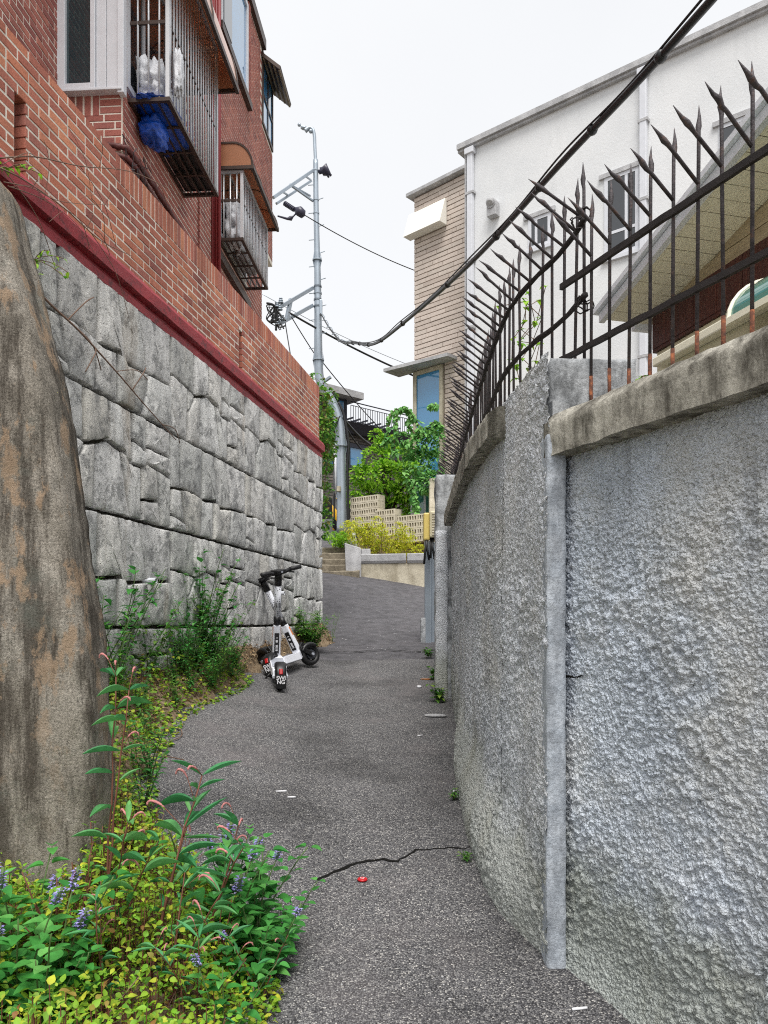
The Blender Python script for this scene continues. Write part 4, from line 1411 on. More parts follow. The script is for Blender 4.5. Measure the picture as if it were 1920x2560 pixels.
# ------------------------------------------------------------------ planter wall, steps, path
PY = 17.5
pl0, pl1 = at(893, 1440, PY), at(1064, 1467, PY - .3)
planter = thing('planter_wall', 'low cream rendered planter wall capped with pale granite blocks at the lane end', 'wall', (0.2, 17.4, 0.9))
top = at(960, 1410, PY).z
m = MB()
sec = []
for t in np.linspace(0, 1, 24):
    x = pl0.x + (pl1.x + .5 - pl0.x) * t
    y = PY - .35 * t
    sec.append([(x, y, 0.2), (x, y - .02, top), (x, y + .3, top), (x, y + .3, 0.2)])
m.sweep(sec)
m.build('render', M['planter'], planter, world=True)
for a, b in ((0.02, 0.665), (0.68, 1.0)):
    x0, x1 = pl0.x + (pl1.x + .12 - pl0.x) * a, pl0.x + (pl1.x + .12 - pl0.x) * b
    y0, y1 = PY - .3 * a - .07, PY - .3 * b - .07
    z0, z1, z2 = top + .002, at(0, 1386, PY).z, at(0, 1379, PY).z
    m = MB()
    m.sweep([[(x0, y0 + .04, z0), (x0, y0, z0 + .06), (x0, y0 - .015, z1 - .01), (x0, y0 + .03, z1), (x0, y0 + .36, z1), (x0, y0 + .36, z0)],
             [(x1, y1 + .04, z0), (x1, y1, z0 + .06), (x1, y1 - .015, z1 - .01), (x1, y1 + .03, z1), (x1, y1 + .36, z1), (x1, y1 + .36, z0)]])
    m.build('granite_block', M['granite'], planter, bevel=0.012, world=True)
a, b = at(868, 1440, PY - .1), at(903, 1368, PY - .1)
cb = MB()
cb.add([(a.x, PY - .2, 0.6), (b.x + .0, PY - .13, 0.6), (b.x, PY + .35, 0.6), (a.x, PY + .7, 0.6), (a.x - .06, PY - .1, b.z + .1), (b.x, PY - .13, b.z - .02), (b.x, PY + .35, b.z - .02), (a.x - .12, PY + 1.2, b.z + .2)], BOXF)
cb.build('corner_block', M['granite'], planter, bevel=0.015, world=True)
m = MB().box(b.x + .002, at(926, 1370, PY).x, PY - .05, PY + .4, b.z - .22, b.z - .03)
m.build('granite_block', M['granite'], planter, bevel=0.015, world=True)
bed = MB()
bed.box(-0.55, 1.6, PY + .28, PY + 2.4, 0.6, top + .12)
tag(bed.build('planting_bed', M['soil']), None, None, None, 'structure')

steps = thing('concrete_steps', 'worn concrete steps climbing left of the planter wall', 'steps', (-1.1, 17.6, 1.0))
for i in range(5):
    x1 = pl0.x + .06 - .09 * i
    y0 = 17.15 + i * .3
    z0 = 1.0 + i * 0.158
    m = MB()
    sec = []
    for t in np.linspace(0, 1, 12):
        x = -2.4 + (x1 + 2.4) * t
        j = random.uniform(-.015, .015)
        k_ = random.uniform(-.012, .012)
        sec.append([(x, y0 + j, z0 - .25), (x, y0 + j, z0 + .125 + k_), (x, y0 + .03 + j, z0 + .15 + k_), (x, y0 + .40, z0 + .155), (x, y0 + .40, z0 - .25)])
    m.sweep(sec)
    m.f = [f[::-1] for f in m.f]
    m.build('step', M['step'], steps, world=True)
rows = []
for y in np.linspace(18.4, 24, 24):
    rows.append([(x, y, 1.78 + (y - 18.7) * .27 + random.uniform(-.01, .01) if y > 18.7 else 1.775) for x in np.linspace(-2.6, -0.75 - (y - 18.5) * .05, 10)])
o = link('upper_path', grid_mesh('upper_path', np.array(rows), M['asphalt'], True, True))
tag(o, 'upper path rising beyond the steps', None, None, 'structure')
kb = MB()
sec = []
for y in np.linspace(18.2, 22.5, 16):
    x = -0.74 - (y - 18.5) * .06
    z = 1.80 + (y - 18.7) * .27
    sec.append([(x, y, z - .4), (x, y, z + .05), (x + .1, y, z + .08), (x + .1, y, z - .4)])
kb.sweep(sec)
tag(kb.build('path_kerb', M['granite']), None, None, None, 'structure')
m = MB().box(-0.66, 2.6, 19.6, 26.0, 1.0, 2.2)
tag(m.build('garden_ground', M['soil']), None, None, None, 'structure')

# ------------------------------------------------------------------ breeze-block screens
BL = Frame((0, 20.0, 0), (-0.62, -0.785))
screen = thing('breeze_block_wall', 'stepped beige breeze block screen with square holes behind the shrub', 'wall', (0, 20.0, 0), BL.rz)
bw, bh, bd = 0.32, 0.172, 0.28
def block():
    m = MB()
    hs = [(-bw / 2 + .045 + i * .080, -bw / 2 + .045 + i * .080 + .05) for i in range(4)]
    z0, z1 = -.045, .05
    m.box(-bw / 2 + .002, bw / 2 - .002, -bd, 0, -bh / 2 + .003, z0).box(-bw / 2 + .002, bw / 2 - .002, -bd, 0, z1, bh / 2 - .003)
    e = [-bw / 2 + .002] + [v for h_ in hs for v in h_] + [bw / 2 - .002]
    for a, b in zip(e[0::2], e[1::2]): m.box(a, b, -bd, 0, z0, z1)
    m.box(-bw / 2 + .01, bw / 2 - .01, -bd, -bd + .02, z0, z1)
    return m.mesh('block', concrete_block, False)
concrete_block = concrete('breeze_concrete', lin(196, 188, 168), lin(226, 217, 198), lin(150, 140, 120), 0.3, 4, .8, None, .004)
bme = block()
def run(px_l, px_r, py_top, rows_, yoff):
    sl, zt_ = BL.hit(px_l, py_top[0], yoff)
    sr, zr_ = BL.hit(px_r, py_top[1], yoff)
    a, b = min(sl, sr), max(sl, sr)
    n = max(1, round((b - a) / bw))
    zt_ = (zt_ + zr_) / 2
    for r_ in range(rows_):
        for i in range(n):
            link('block', bme, screen, (a + (i + .5) * bw, yoff, zt_ - bh / 2 - r_ * bh))
run(887, 946, (1247, 1231), 5, 0.0)
run(940, 987, (1280, 1267), 4, 0.06)
run(985, 1070, (1300, 1273), 4, 0.12)
gpil = thing('block_pillar', 'beige concrete block pillar beside the green glass by the fence end', 'pillar', (1.3, 19.4, 1.5))
a0, a1 = at(1073, 1345, 19.4), at(1100, 1198, 19.4)
hh = (a1.z - a0.z) / 6
for i in range(7):
    MB().box(a0.x, a0.x + .38, 19.3, 19.6, a1.z - (i + 1) * hh + .004, a1.z - i * hh).build('block', concrete_block, gpil, bevel=.006, world=True)
gs = thing('glass_screen', 'pale green glass screen with a white post near the block pillar', 'screen', (1.0, 20.2, 1.8))
a0, a1 = at(1040, 1300, 20.2), at(1092, 1196, 20.2)
MB().box(a0.x, a1.x, 20.18, 20.2, 1.6, a1.z).build('pane', M['glass_green'], gs, world=True)
MB().box(a0.x + .2, a0.x + .25, 20.12, 20.17, 1.6, a1.z).box(a0.x - .14, a0.x - .02, 20.2, 20.3, 1.6, a1.z + .1).build('post', M['white_pvc'], gs, world=True)

# ------------------------------------------------------------------ beige tower and white rendered building
TW = Frame((at(1035, 1000, 22).x, 22.0, 0), (-0.682, -0.731))
tower = thing('tiled_tower', 'narrow beige tower faced with long thin bricks and a corner window', 'building', TW.o, TW.rz)
tz = TW.hit(1100, 462)[1]
sL, sR = 0.0, -TW.hit(1180, 700)[0]
beige_k = Nt('long_brick_beige')
c = beige_k.ramp(beige_k.rand('obj'), [(0, lin(188, 175, 165)), (.5, lin(206, 193, 183)), (1, lin(197, 186, 176))])
c = beige_k.mix(1.0, c, beige_k.ramp(beige_k.noise(12, 6), [(.3, .88), (.7, 1.06)]), 'MULTIPLY')
M['longbrick'] = beige_k.done(c, .85, beige_k.bump(beige_k.noise(40, 5), .004, .5), spec=.2)
M['tw_joint'] = plain('tower_joint', lin(128, 114, 104), .9)
zc = TW.hit(1060, 925)[1]
wr = TW.hit(1109, 1000)[0]
MB().box(-2.6, -.01, -4, -.03, -2, tz).build('core_wall', M['tw_joint'], tower)
z = zc - 3.6
row = 0
lm = {}
while z < tz - .05:
    s = -2.6 + (row * .37) % .9
    cut = []
    a = -2.6
    while a < 0:
        b = min(0, s if s > a + .04 else s + .9)
        cut.append((a, b)); a = b; s = b + .9
    for a, b in cut:
        if z < zc + .03: b = min(b, wr - .03)
        if b - a < .05: continue
        L = round(b - a - .012, 2)
        if L not in lm:
            lm[L] = brick_mesh('long_brick', L, .112, .03, M['longbrick'], .006)
        link('long_brick', lm[L], tower, ((a + b) / 2, random.uniform(-.004, .006), z + .066))
    z += .132
    row += 1
rc = MB()
rc.box(-2.7, .16, -4.2, .18, tz, tz + .10)
rc.build('roof_edge', M['granite'], tower, bevel=.01)
# box hood
b0, b1 = TW.hit(1032, 580), TW.hit(1112, 515)
hz0, hz1 = TW.hit(1040, 598)[1], TW.hit(1040, 535)[1]
s_r = TW.hit(1118, 560)[0]
m = MB()
m.add([(s_r, .02, hz0), (.12, .02, hz0), (.12, .34, hz0), (s_r, .34, hz0), (s_r, .02, hz1), (.12, .02, hz1), (.12, .10, hz1), (s_r, .10, hz1)], BOXF)
m.build('window_hood', plain('cream_sheet_metal', lin(232, 230, 222), .4, var=.03), tower, bevel=.01)
# corner bay window with a thin canopy
m = MB()
m.add([(-1.55, -.05, zc + .02), (.62, -.05, zc + .02), (.62, .62, zc + .02), (-1.55, .42, zc + .02), (-1.55, -.05, zc + .11), (.62, -.05, zc + .11), (.62, .62, zc + .11), (-1.55, .42, zc + .11)], BOXF)
m.build('canopy', M['granite'], tower)
wr = TW.hit(1109, 1000)[0]
wl = TW.hit(1044, 1000)[0]
zb_ = TW.hit(1060, 1190)[1]
fr = win(tower, 'corner_window', TW, (wr, 0.0, zb_ - .6, zc), M['planter'], M['glass_blue'], .1, .12, (), .05)
# gutter-topped white building
WB = Frame((at(1168, 700, 19.6).x, 19.6, 0), (-0.634, -0.773))
white = thing('white_building', 'tall white rendered building with two downpipes behind the fence', 'building', WB.o, WB.rz)
wz = WB.hit(1172, 372)[1]
k = Nt('white_render')
c = k.ramp(k.noise(.7, 6, .6), [(.3, lin(208, 210, 212)), (.7, lin(222, 223, 224))])
st = k.ramp(k.noise(1.2, 8, .72, k.stretch(1.5, 1.5, .25)), [(.55, 0.0), (.75, .3)])
c = k.mix(st, c, lin(176, 178, 180))
M['white_render'] = k.done(c, .9, k.bump(k.noise(22, 8, .7), .012, .5), spec=.2)
MB().box(-12, 0, -5, 0, -3, wz).build('wall', M['white_render'], white)
MB().box(-12.2, .22, -5, .16, wz, wz + .13).box(-12.2, .22, -5, .10, wz - .06, wz - .001).build('roof_edge', M['granite'], white)
MB().box(-.03, .0 , .0, .12, -3, wz - .07).build('corner_trim', M['granite'], white)
def dpipe(px, py, wdt):
    s = WB.hit(px, py)[0]
    m = MB().box(s - wdt / 2, s + wdt / 2, .02, .13, -2, wz - .12)
    m.box(s - wdt * .8, s + wdt * .8, .01, .17, wz - .22, wz - .07)
    dp = m.build('downpipe', M['white_pvc'], white, bevel=.012)
    zq = wz - 1.2
    while zq > -2:
        MB().box(s - wdt * .75, s + wdt * .75, .005, .14, zq - .03, zq + .03).build('bracket', M['granite'], dp)
        zq -= 1.7
dpipe(1180, 600, .16)
dpipe(1612, 400, .15)
def wwin(x0, x1, y0, y1, mull, glass_, trans=()):
    a, b = WB.hit(x0, (y0 + y1) / 2)[0], WB.hit(x1, (y0 + y1) / 2)[0]
    z1 = WB.hit((x0 + x1) / 2, y0)[1]; z0 = WB.hit((x0 + x1) / 2, y1)[1]
    s0, s1 = min(a, b), max(a, b)
    MB().box(s0 - .12, s1 + .12, .0, .06, z1, z1 + .10).build('lintel', M['granite'], white)
    return win(white, 'window', WB, (s0, s1, z0, z1), M['white_pvc'], glass_, .12, .08, tuple(s0 + (s1 - s0) * q for q in mull), .03, .08, tuple(z0 + (z1 - z0) * q for q in trans))
wwin(1512, 1598, 432, 636, (.36,), M['glass_dark'], (.3,))
wb2 = wwin(1322, 1378, 540, 618, (.65,), M['glass_dark'])
wwin(1798, 1960, 285, 420, (.3, .7), M['glass_dark'])
s, z = WB.hit(1238, 516)
m = MB()
m.tube([(s, .0, z), (s, .22, z)], .13, 14)
m.tube([(s, .22, z), (s, .26, z - .04)], [.13, .09], 14)
m.box(s - .13, s + .13, .001, .2, z - .3, z)
m.build('vent_cowl', M['granite'], white, False, .01)

# ------------------------------------------------------------------ cream house with a timber gable, right
CH = Frame((at(1508, 800, 6.6).x, 6.6, 0), (-0.97, -0.243))
cream = thing('cream_house', 'cream house with boarded eave soffit and brown timber band behind the fence', 'house', CH.o, CH.rz)
M['cream'] = plain('cream_paint', lin(206, 200, 170), .6, var=.06, scale=4)
M['soffit'] = plain('cream_soffit', lin(242, 238, 216), .5, var=.04, scale=5)
M['fascia'] = plain('fascia_metal', lin(226, 231, 238), .4, .1, .04)
k = Nt('brown_timber')
c = k.ramp(k.noise(6, 8, .7, k.stretch(6, 6, .4)), [(.3, lin(44, 22, 18)), (.55, lin(74, 36, 28)), (.72, lin(96, 50, 38))])
M['timber'] = k.done(c, .6, k.bump(k.noise(20, 6, .7, k.stretch(4, 4, .4)), .004, .5))
k = Nt('pale_cladding')
c = k.ramp(k.noise(8, 8, .7, k.stretch(.6, .6, 5)), [(.3, lin(150, 134, 106)), (.7, lin(190, 174, 142))])
M['clad'] = k.done(c, .8, k.bump(k.noise(20, 6), .004, .5))
s0, z0 = CH.hit(1508, 800)
s1, z1 = CH.hit(1925, 288)
sl = (z1 - z0) / (s1 - s0)
OV = .47                                             # depth of the overhang
def rk(s): return z0 + sl * (s - s0)
sE = s1 - 1.2
m = MB()
m.prism([(s0 + .02, rk(s0) - .02), (sE, rk(sE) - .02), (sE, rk(sE) + .055), (s0 + .02, rk(s0) + .055)], lambda a, b, t: (a, t, b), -.02, .03)
fas = m.build('rake_fascia', M['fascia'], cream)
m = MB()
m.prism([(s0 + .05, rk(s0) + .055), (sE, rk(sE) + .055), (sE, rk(sE) + .10), (s0 + .05, rk(s0) + .10)], lambda a, b, t: (a, t, b), -3.0, .07)
m.build('roof', M['fascia'], cream)
# soffit boards run from rake edge back to the wall
nb = 26
L = (sE - s0)
for i in range(nb):
    a, b = s0 + L * i / nb, s0 + L * (i + 1) / nb
    g = .004 * (1 if L > 0 else -1)
    m = MB()
    j = random.uniform(0, .003)
    m.prism([(a + g, rk(a) - .001 + j), (b - g, rk(b) - .001 + j), (b - g, rk(b) + .02), (a + g, rk(a) + .02)], lambda p, q, t: (p, t, q), -OV, -.022)
    m.build('soffit_board', M['soffit'], cream)
m = MB()
m.prism([(s0, rk(s0) + .004), (sE, rk(sE) + .004), (sE, rk(sE) + .03), (s0, rk(s0) + .03)], lambda p, q, t: (p, t, q), -OV, -.024)
m.build('soffit_backing', M['step'], cream)
MB().bar((s0 + .02, -.3, rk(s0) - .02), (s0 + .02, -OV, rk(s0) - .02), .05, .07).build('eave_end', M['fascia'], cream)
# gable wall behind the overhang: cladding triangle, timber band, cream wall
CW = Frame(CH.w(0, -OV, 0), CH.n)
sb, zb1 = CW.hit(1643, 786)
_, zbt = CW.hit(1643, 876)
m = MB()
m.prism([(sb, -2.0), (sE, -2.0), (sE, rk(sE)), (sb, rk(sb))], lambda p, q, t: (p, t, q), -OV - .3, -OV - .002)
m.build('gable_wall', M['clad'], cream)
ncl = 12
zc0 = zb1 + .0
for i in range(14):
    z_ = zb1 + .13 * i
    sa = s0 + (z_ + .05 - z0) / sl
    sa = min(sa, sb)
    if sa <= sE: break
    m = MB()
    m.box(min(sa, sE), max(sa, sE), -OV - .001, -OV + .014, z_ + .004, z_ + .126)
    m.build('clad_board', M['clad'], cream)
nt = 11
for i in range(nt):
    a = sb + (sE - sb) * i / nt; b = sb + (sE - sb) * (i + 1) / nt
    MB().box(min(a, b) + .003, max(a, b) - .003, -OV - .001, -OV + .05, zbt, zb1).build('timber_board', M['timber'], cream)
MB().box(sE, sb, -OV + .0, -OV + .045, zbt - .03, zbt - .002).build('timber_trim', M['timber'], cream)
MB().box(sE - 1, sb - .03, -OV, -OV + .02, -1.5, zbt - .033).build('lower_wall', M['cream'], cream)
# small cream lean-to roof and curved green canopy in front of it
q0, qz0 = CH.hit(1630, 908, .1)
q1, qz1 = CH.hit(1772, 838, .1)
q2, qz2 = CH.hit(1900, 834, .1)
m = MB()
m.box(min(q0, q2) - .8, q0, -OV + .03, .1, qz0 - .03, qz0 + .035)
m.build('lean_to_roof', M['soffit'], cream, bevel=.01)
MB().box(min(q0, q2) - .8, q0 - .08, -OV + .03, .02, -1.2, qz0 - .033).build('lean_to_wall', M['cream'], cream)
c0, cz0 = CH.hit(1815, 800, .25)
c1, cz1 = CH.hit(1925, 735, .25)
rad = .30
arc = [(.25 - .02 - rad * 1.5 * (1 - math.cos(a)), cz0 + .0 + rad * math.sin(a)) for a in np.linspace(0, math.pi / 2, 9)]
m = MB()
m.sweep([[(c0, a, b) for a, b in arc], [(c0 - 1.6, a, b) for a, b in arc]], closed=False, caps=False)
m.sweep([[(c0, a, b - .008) for a, b in arc], [(c0 - 1.6, a, b - .008) for a, b in arc]], closed=False, caps=False)
cn = m.build('door_canopy', M['glass_green'], cream, True)
MB().tube([(c0, a, b) for a, b in arc], .018, 6).build('canopy_rib', M['soffit'], cn)
MB().box(c0 - 1.6, c0, .21, .25, cz0 - .03, cz0 + .01).build('canopy_edge', M['soffit'], cn)

# ------------------------------------------------------------------ dark brick house at the end
DH = Frame((at(865, 1060, 26).x, 26.0, 0), (0.666, -0.746))
dark = thing('dark_house', 'dark house with grey brick wall and roof terrace at the end of the lane', 'house', DH.o, DH.rz)
k = Nt('grey_far_brick')
tc = k.n('ShaderNodeTexCoord').outputs['Object']
mp = k.n('ShaderNodeMapping', {'Vector': tc, 'Rotation': (R(90), 0, 0)}).outputs[0]
bt = k.n('ShaderNodeTexBrick', {'Vector': mp, 'Color1': lin(124, 118, 112), 'Color2': lin(92, 88, 86), 'Mortar': lin(44, 42, 42), 'Scale': 1.0, 'Mortar Size': .012, 'Brick Width': .36, 'Row Height': .10})
M['far_brick'] = k.done(bt.outputs[0], .9, k.bump(bt.outputs['Fac'], -.01, .6))
M['dark_metal'] = plain('slate_blue_metal', lin(54, 56, 68), .5, .2, .08)
zt0 = DH.hit(865, 1085)[1]
zb0 = DH.hit(900, 1300)[1]
sa, sc_ = DH.hit(780, 1100)[0], DH.hit(1030, 1100)[0]
lo, hi = min(sa, sc_) - .5, max(sa, sc_) + .6
MB().box(lo, hi, -5, 0, zb0 - 1.0, zt0).build('brick_wall', M['far_brick'], dark)
zg = DH.hit(840, 1250)[1]
gl, gr_ = DH.hit(800, 1270)[0], DH.hit(905, 1270)[0]
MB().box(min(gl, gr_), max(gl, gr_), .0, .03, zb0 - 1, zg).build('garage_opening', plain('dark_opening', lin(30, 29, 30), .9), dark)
z2 = DH.hit(865, 1061)[1]
MB().add([(lo, -.2, zt0), (hi, -.2, zt0), (hi, .22, zt0), (lo, .22, zt0), (lo, -.4, z2), (hi, -.4, z2), (hi, .42, z2), (lo, .42, z2)], BOXF).build('eave_band', M['dark_metal'], dark)
def dwin(x0, x1, y0, y1):
    a, b = DH.hit(x0, (y0 + y1) / 2)[0], DH.hit(x1, (y0 + y1) / 2)[0]
    xm = (x0 + x1) / 2
    win(dark, 'window', DH, (min(a, b), max(a, b), DH.hit(xm, y1)[1], DH.hit(xm, y0)[1]), M['dark_metal'], M['glass_blue'], .1, .14, (), .05)
dwin(866, 914, 1111, 1176)
dwin(815, 842, 1140, 1172)
dwin(961, 995, 1118, 1150)
# terrace railing: posts and rods
ra, rb = DH.hit(863, 1030)[0], DH.hit(1035, 1030)[0]
r0, r1 = min(ra, rb), max(ra, rb)
zr = DH.hit(865, 1009)[1]
m = MB()
m.tube([(r0, .3, zr), (r1, .3, zr)], .022, 6).tube([(r0, .3, z2 + .06), (r1, .3, z2 + .06)], .018, 6)
m.tube([(r0, .3, zr - .12), (r1, .3, zr - .12)], .014, 6)
ral = m.build('railing', M['dark_metal'], dark)
rod = MB().tube([(0, 0, z2), (0, 0, zr - .12)], .013, 6).mesh('railing_rod', M['dark_metal'])
n = 30
for i in range(n + 1): link('railing_rod', rod, ral, (r0 + (r1 - r0) * i / n, .3, 0))
for i in range(5):
    s = r0 + (r1 - r0) * (i + .5) / 5
    MB().box(s - .05, s + .05, -1.5, -1.4, z2, z2 + .45).build('terrace_post', M['dark_metal'], dark)
MB().box(r0, r1, -1.5, -1.42, z2 + .40, z2 + .46).build('pergola_beam', M['dark_metal'], dark)
for i in range(10):
    s = r0 + (r1 - r0) * (i + .3) / 10
    MB().box(s, s + .05, -2.6, -.6, z2 + .47, z2 + .52).build('pergola_slat', M['dark_metal'], dark)
pa, pb, pc_ = DH.hit(780, 1000)[0], DH.hit(863, 1000)[0], DH.hit(886, 1000)[0]
zp = DH.hit(863, 1001)[1]
MB().box(pb, pa, -3, .1, z2, zp).build('penthouse', M['dark_metal'], dark)
MB().box(pc_, pa, -3.4, .5, zp, zp + .22).build('penthouse_roof', M['granite'], dark)
wa, wb_ = DH.hit(843, 1010)[0], DH.hit(853, 1010)[0]
MB().box(min(wa, wb_), max(wa, wb_), .1, .13, z2 + .2, zp - .1).build('pane', M['glass_blue'], dark)
# ------------------------------------------------------------------ utility pole
PYD = 20.6
px2m = PYD / F
pole = thing('utility_pole', 'galvanised steel utility pole bent near its foot with crossarms and cables', 'utility pole', at(852, 1300, PYD))
def spine(pts, step=6):
    out = []
    n = len(pts)
    for i in range(n - 1):
        p0, p1, p2_, p3 = pts[max(0, i - 1)], pts[i], pts[i + 1], pts[min(n - 1, i + 2)]
        for q in range(step):
            t = q / step
            out.append(0.5 * ((2 * p1) + (p2_ - p0) * t + (2 * p0 - 5 * p1 + 4 * p2_ - p3) * t * t + (3 * p1 - p0 - 3 * p2_ + p3) * t ** 3))
    out.append(pts[-1])
    return out
pp = [(853, 1330, 13), (853, 1230, 13), (852, 1150, 12.5), (851, 1085, 12), (844, 1040, 11.8), (828, 1002, 11.5), (808, 972, 11.5), (799, 945, 11.3), (796, 900, 11), (795, 800, 9.5), (794, 700, 8.6), (792, 600, 7.2), (790, 500, 6.6), (789, 400, 6.4)]
pts = [at(a, b, PYD) for a, b, r in pp]
sp = spine(pts)
rs = list(np.interp(np.linspace(0, 1, len(sp)), np.linspace(0, 1, len(pp)), [r * px2m for _, _, r in pp]))
MB().tube(sp, rs, 16).build('shaft', M['galv'], pole, True, world=True)
for py, r in ((898, 14.5), (652, 12), (1112, 18)):
    i = min(range(len(sp)), key=lambda q: abs((HY - sp[q].z / PYD * F) - py))
    c_ = sp[i]
    m = MB().tube([c_ + Vector((0, 0, -.02)), c_ + Vector((0, 0, .02))], r * px2m, 16)
    rr0 = rs[i] * 1.02
    for q in range(8):
        a = 2 * math.pi * q / 8
        d = Vector((math.cos(a), math.sin(a), 0))
        for sgn in (1, -1):
            m.add([c_ + d * rr0, c_ + d * r * px2m * .97, c_ + d * rr0 + Vector((0, 0, sgn * .22))], [(0, 1, 2)])
    m.build('flange', M['galv'], pole, world=True)
lamp_pts = spine([at(789, 402, PYD), at(787, 365, PYD), at(786, 340, PYD), at(782, 324, PYD), at(773, 320, PYD), at(763, 327, PYD)])
m = MB().tube(lamp_pts, [.045 + .05 * max(0, (i - len(lamp_pts) * .6) / len(lamp_pts)) for i in range(len(lamp_pts))], 10)
m.build('lamp_arm', M['galv'], pole, True, world=True)
m = MB()
m.bar(at(768, 322, PYD), at(745, 311, PYD), .03, .03).ball(at(760, 320, PYD), .07, 8, (1.4, 1, .7)).ball(at(748, 312, PYD), .05, 6).ball(at(777, 328, PYD), .06, 6)
m.build('camera_mount', M['galv'], pole, True, world=True)
def arm(a, b, name='crossarm', wd=.075):
    MB().bar(a, b, wd, wd).build(name, M['galv'], pole, bevel=.006, world=True)
A0 = at(786, 424, PYD); A1 = at(683, 494, PYD - 1.2)
arm(A0, A1)
B0, B1 = at(778, 452, PYD + .5), at(691, 509, PYD - .6)
arm(B0, B1, wd=.06)
arm(at(724, 461, PYD - .6), at(783, 503, PYD), 'brace', .05)
arm(at(728, 463, PYD - .5), at(776, 490, PYD + .1), 'brace', .04)
arm(at(763, 440, PYD - .2), at(777, 450, PYD + .3), 'brace', .04)
arm(at(707, 480, PYD - .8), at(720, 488, PYD - .2), 'brace', .04)
arm(at(782, 720, PYD), at(700, 768, PYD - .9), wd=.09)
arm(at(781, 764, PYD), at(698, 810, PYD - .9), wd=.09)
arm(at(727, 748, PYD - .6), at(717, 798, PYD - .7), 'brace', .09)
m = MB()
for py in (712, 716, 724, 740, 748, 756, 768, 772, 500, 430, 540):
    i = min(range(len(sp)), key=lambda q: abs((HY - sp[q].z / PYD * F) - py))
    m.tube([sp[i] + Vector((0, 0, -.02)), sp[i] + Vector((0, 0, .02))], rs[i] * 1.16, 14)
m.build('band_clamp', M['galv'], pole, world=True)
MB().box(*[v for ab in ((at(799, 0, PYD).x, at(806, 0, PYD).x), (PYD - .1, PYD + .05), (at(0, 790, PYD).z, at(0, 752, PYD).z)) for v in ab]).build('clamp_plate', M['galv'], pole, bevel=.01, world=True)
ins = plain('dark_insulator', lin(44, 42, 62), .4, var=.1)
m = MB()
m.tube([at(797, 432, PYD), at(803, 428, PYD), at(812, 424, PYD), at(824, 436, PYD)], [.05, .07, .16, .05], 8)
m.bar(at(812, 425, PYD), at(828, 439, PYD), .05, .05).bar(at(815, 432, PYD), at(822, 443, PYD), .05, .05).bar(at(803, 420, PYD), at(806, 430, PYD), .09, .09)
m.build('line_fuse', ins, pole, True, world=True)
m = MB()
q0_, q1_ = at(711, 508, PYD - .8), at(736, 524, PYD - .9)
m.tube([q0_, q1_], .02, 6)
for i in range(7):
    c_ = q0_.lerp(q1_, (i + .5) / 7)
    d_ = (q1_ - q0_).normalized() * .012
    m.tube([c_ - d_, c_ + d_], .065, 8)
m.tube([at(738, 524, PYD - .9), at(748, 528, PYD - .9), at(758, 536, PYD - .9), at(762, 538, PYD - .9)], [.06, .13, .11, .03], 8)
m.tube([at(742, 532, PYD - .9), at(733, 541, PYD - .9), at(727, 546, PYD - .9), at(718, 547, PYD - .9), at(694, 540, PYD - 1)], [.02, .02, .06, .03, .02], 6)
m.build('line_insulator', ins, pole, True, world=True)
for px, py in ((702, 757), (693, 768), (706, 800), (694, 812), (700, 775)):
    m = MB()
    c_ = at(px, py, PYD - .9)
    for i in range(3): m.tube([c_ + Vector((0, 0, i * .05)), c_ + Vector((0, 0, i * .05 + .02))], .07 - .012 * i, 8)
    m.build('insulator', M['galv'], pole, True, world=True)
m = MB()
rr = random.Random(3)
for i in range(16):
    p0 = at(rr.uniform(684, 704), rr.uniform(752, 775), PYD - .9)
    p3 = at(rr.uniform(686, 716), rr.uniform(785, 828), PYD - .9 + rr.uniform(-.2, .2))
    bul = at(rr.uniform(664, 700), rr.uniform(765, 815), PYD - .9)
    m.tube(spine([p0, bul, p3], 8), rr.choice([.012, .016, .02]), 5)
m.tube(spine([at(668, 758, PYD - 1.4), at(684, 764, PYD - 1), at(690, 790, PYD - .9), at(690, 826, PYD - .9)], 8), .03, 6)
m.build('jumper_wire', M['black_plastic'], pole, True, world=True)
bolt = MB()
for i, py in enumerate(range(460, 900, 34)):
    i_ = min(range(len(sp)), key=lambda q: abs((HY - sp[q].z / PYD * F) - py))
    sg = 1 if i % 2 else -1
    bolt.tube([sp[i_] + Vector((sg * rs[i_] * .9, -.02, 0)), sp[i_] + Vector((sg * (rs[i_] + .13), -.05, .03 if sg > 0 else -.03))], .012, 5)
bolt.build('step_bolt', M['galv'], pole, world=True)
arm(at(806, 957, PYD - .2), at(827, 942, PYD - .3), 'bracket', .07)
# cables strapped to the shaft, junction box, hazard sleeve
for dx, seq in ((-12, (1300, 1240, 1180, 1130, 1105, 1080, 1060)), (13, (1320, 1250, 1180, 1130, 1105, 1070, 1035, 1010))):
    q = []
    for py in seq:
        i = min(range(len(sp)), key=lambda z_: abs((HY - sp[z_].z / PYD * F) - py))
        ex_ = 1.35 if 1085 < py < 1140 else 1.1
        q.append(sp[i] + Vector((math.copysign(rs[i] * ex_ + .03, dx), -.08, 0)))
    MB().tube(spine(q), .035 if dx > 0 else .022, 7).build('strapped_cable', M['black_plastic'], pole, True, world=True)
a0, a1 = at(843, 1232, PYD), at(853, 1219, PYD)
MB().box(a0.x, a1.x, PYD - .26, PYD - .14, a0.z, a1.z).build('junction_box', M['planter'], pole, bevel=.01, world=True)
MB().tube([at(838, 1235, PYD) + Vector((0, -.05, 0)), at(838, 1170, PYD) + Vector((0, -.05, 0)), at(838, 1110, PYD) + Vector((0, -.05, 0))], .05, 8).build('ground_pipe', M['white_pvc'], pole, True, world=True)
k = Nt('hazard_stripes')
xyz = k.n('ShaderNodeSeparateXYZ', {'Vector': k.pos})
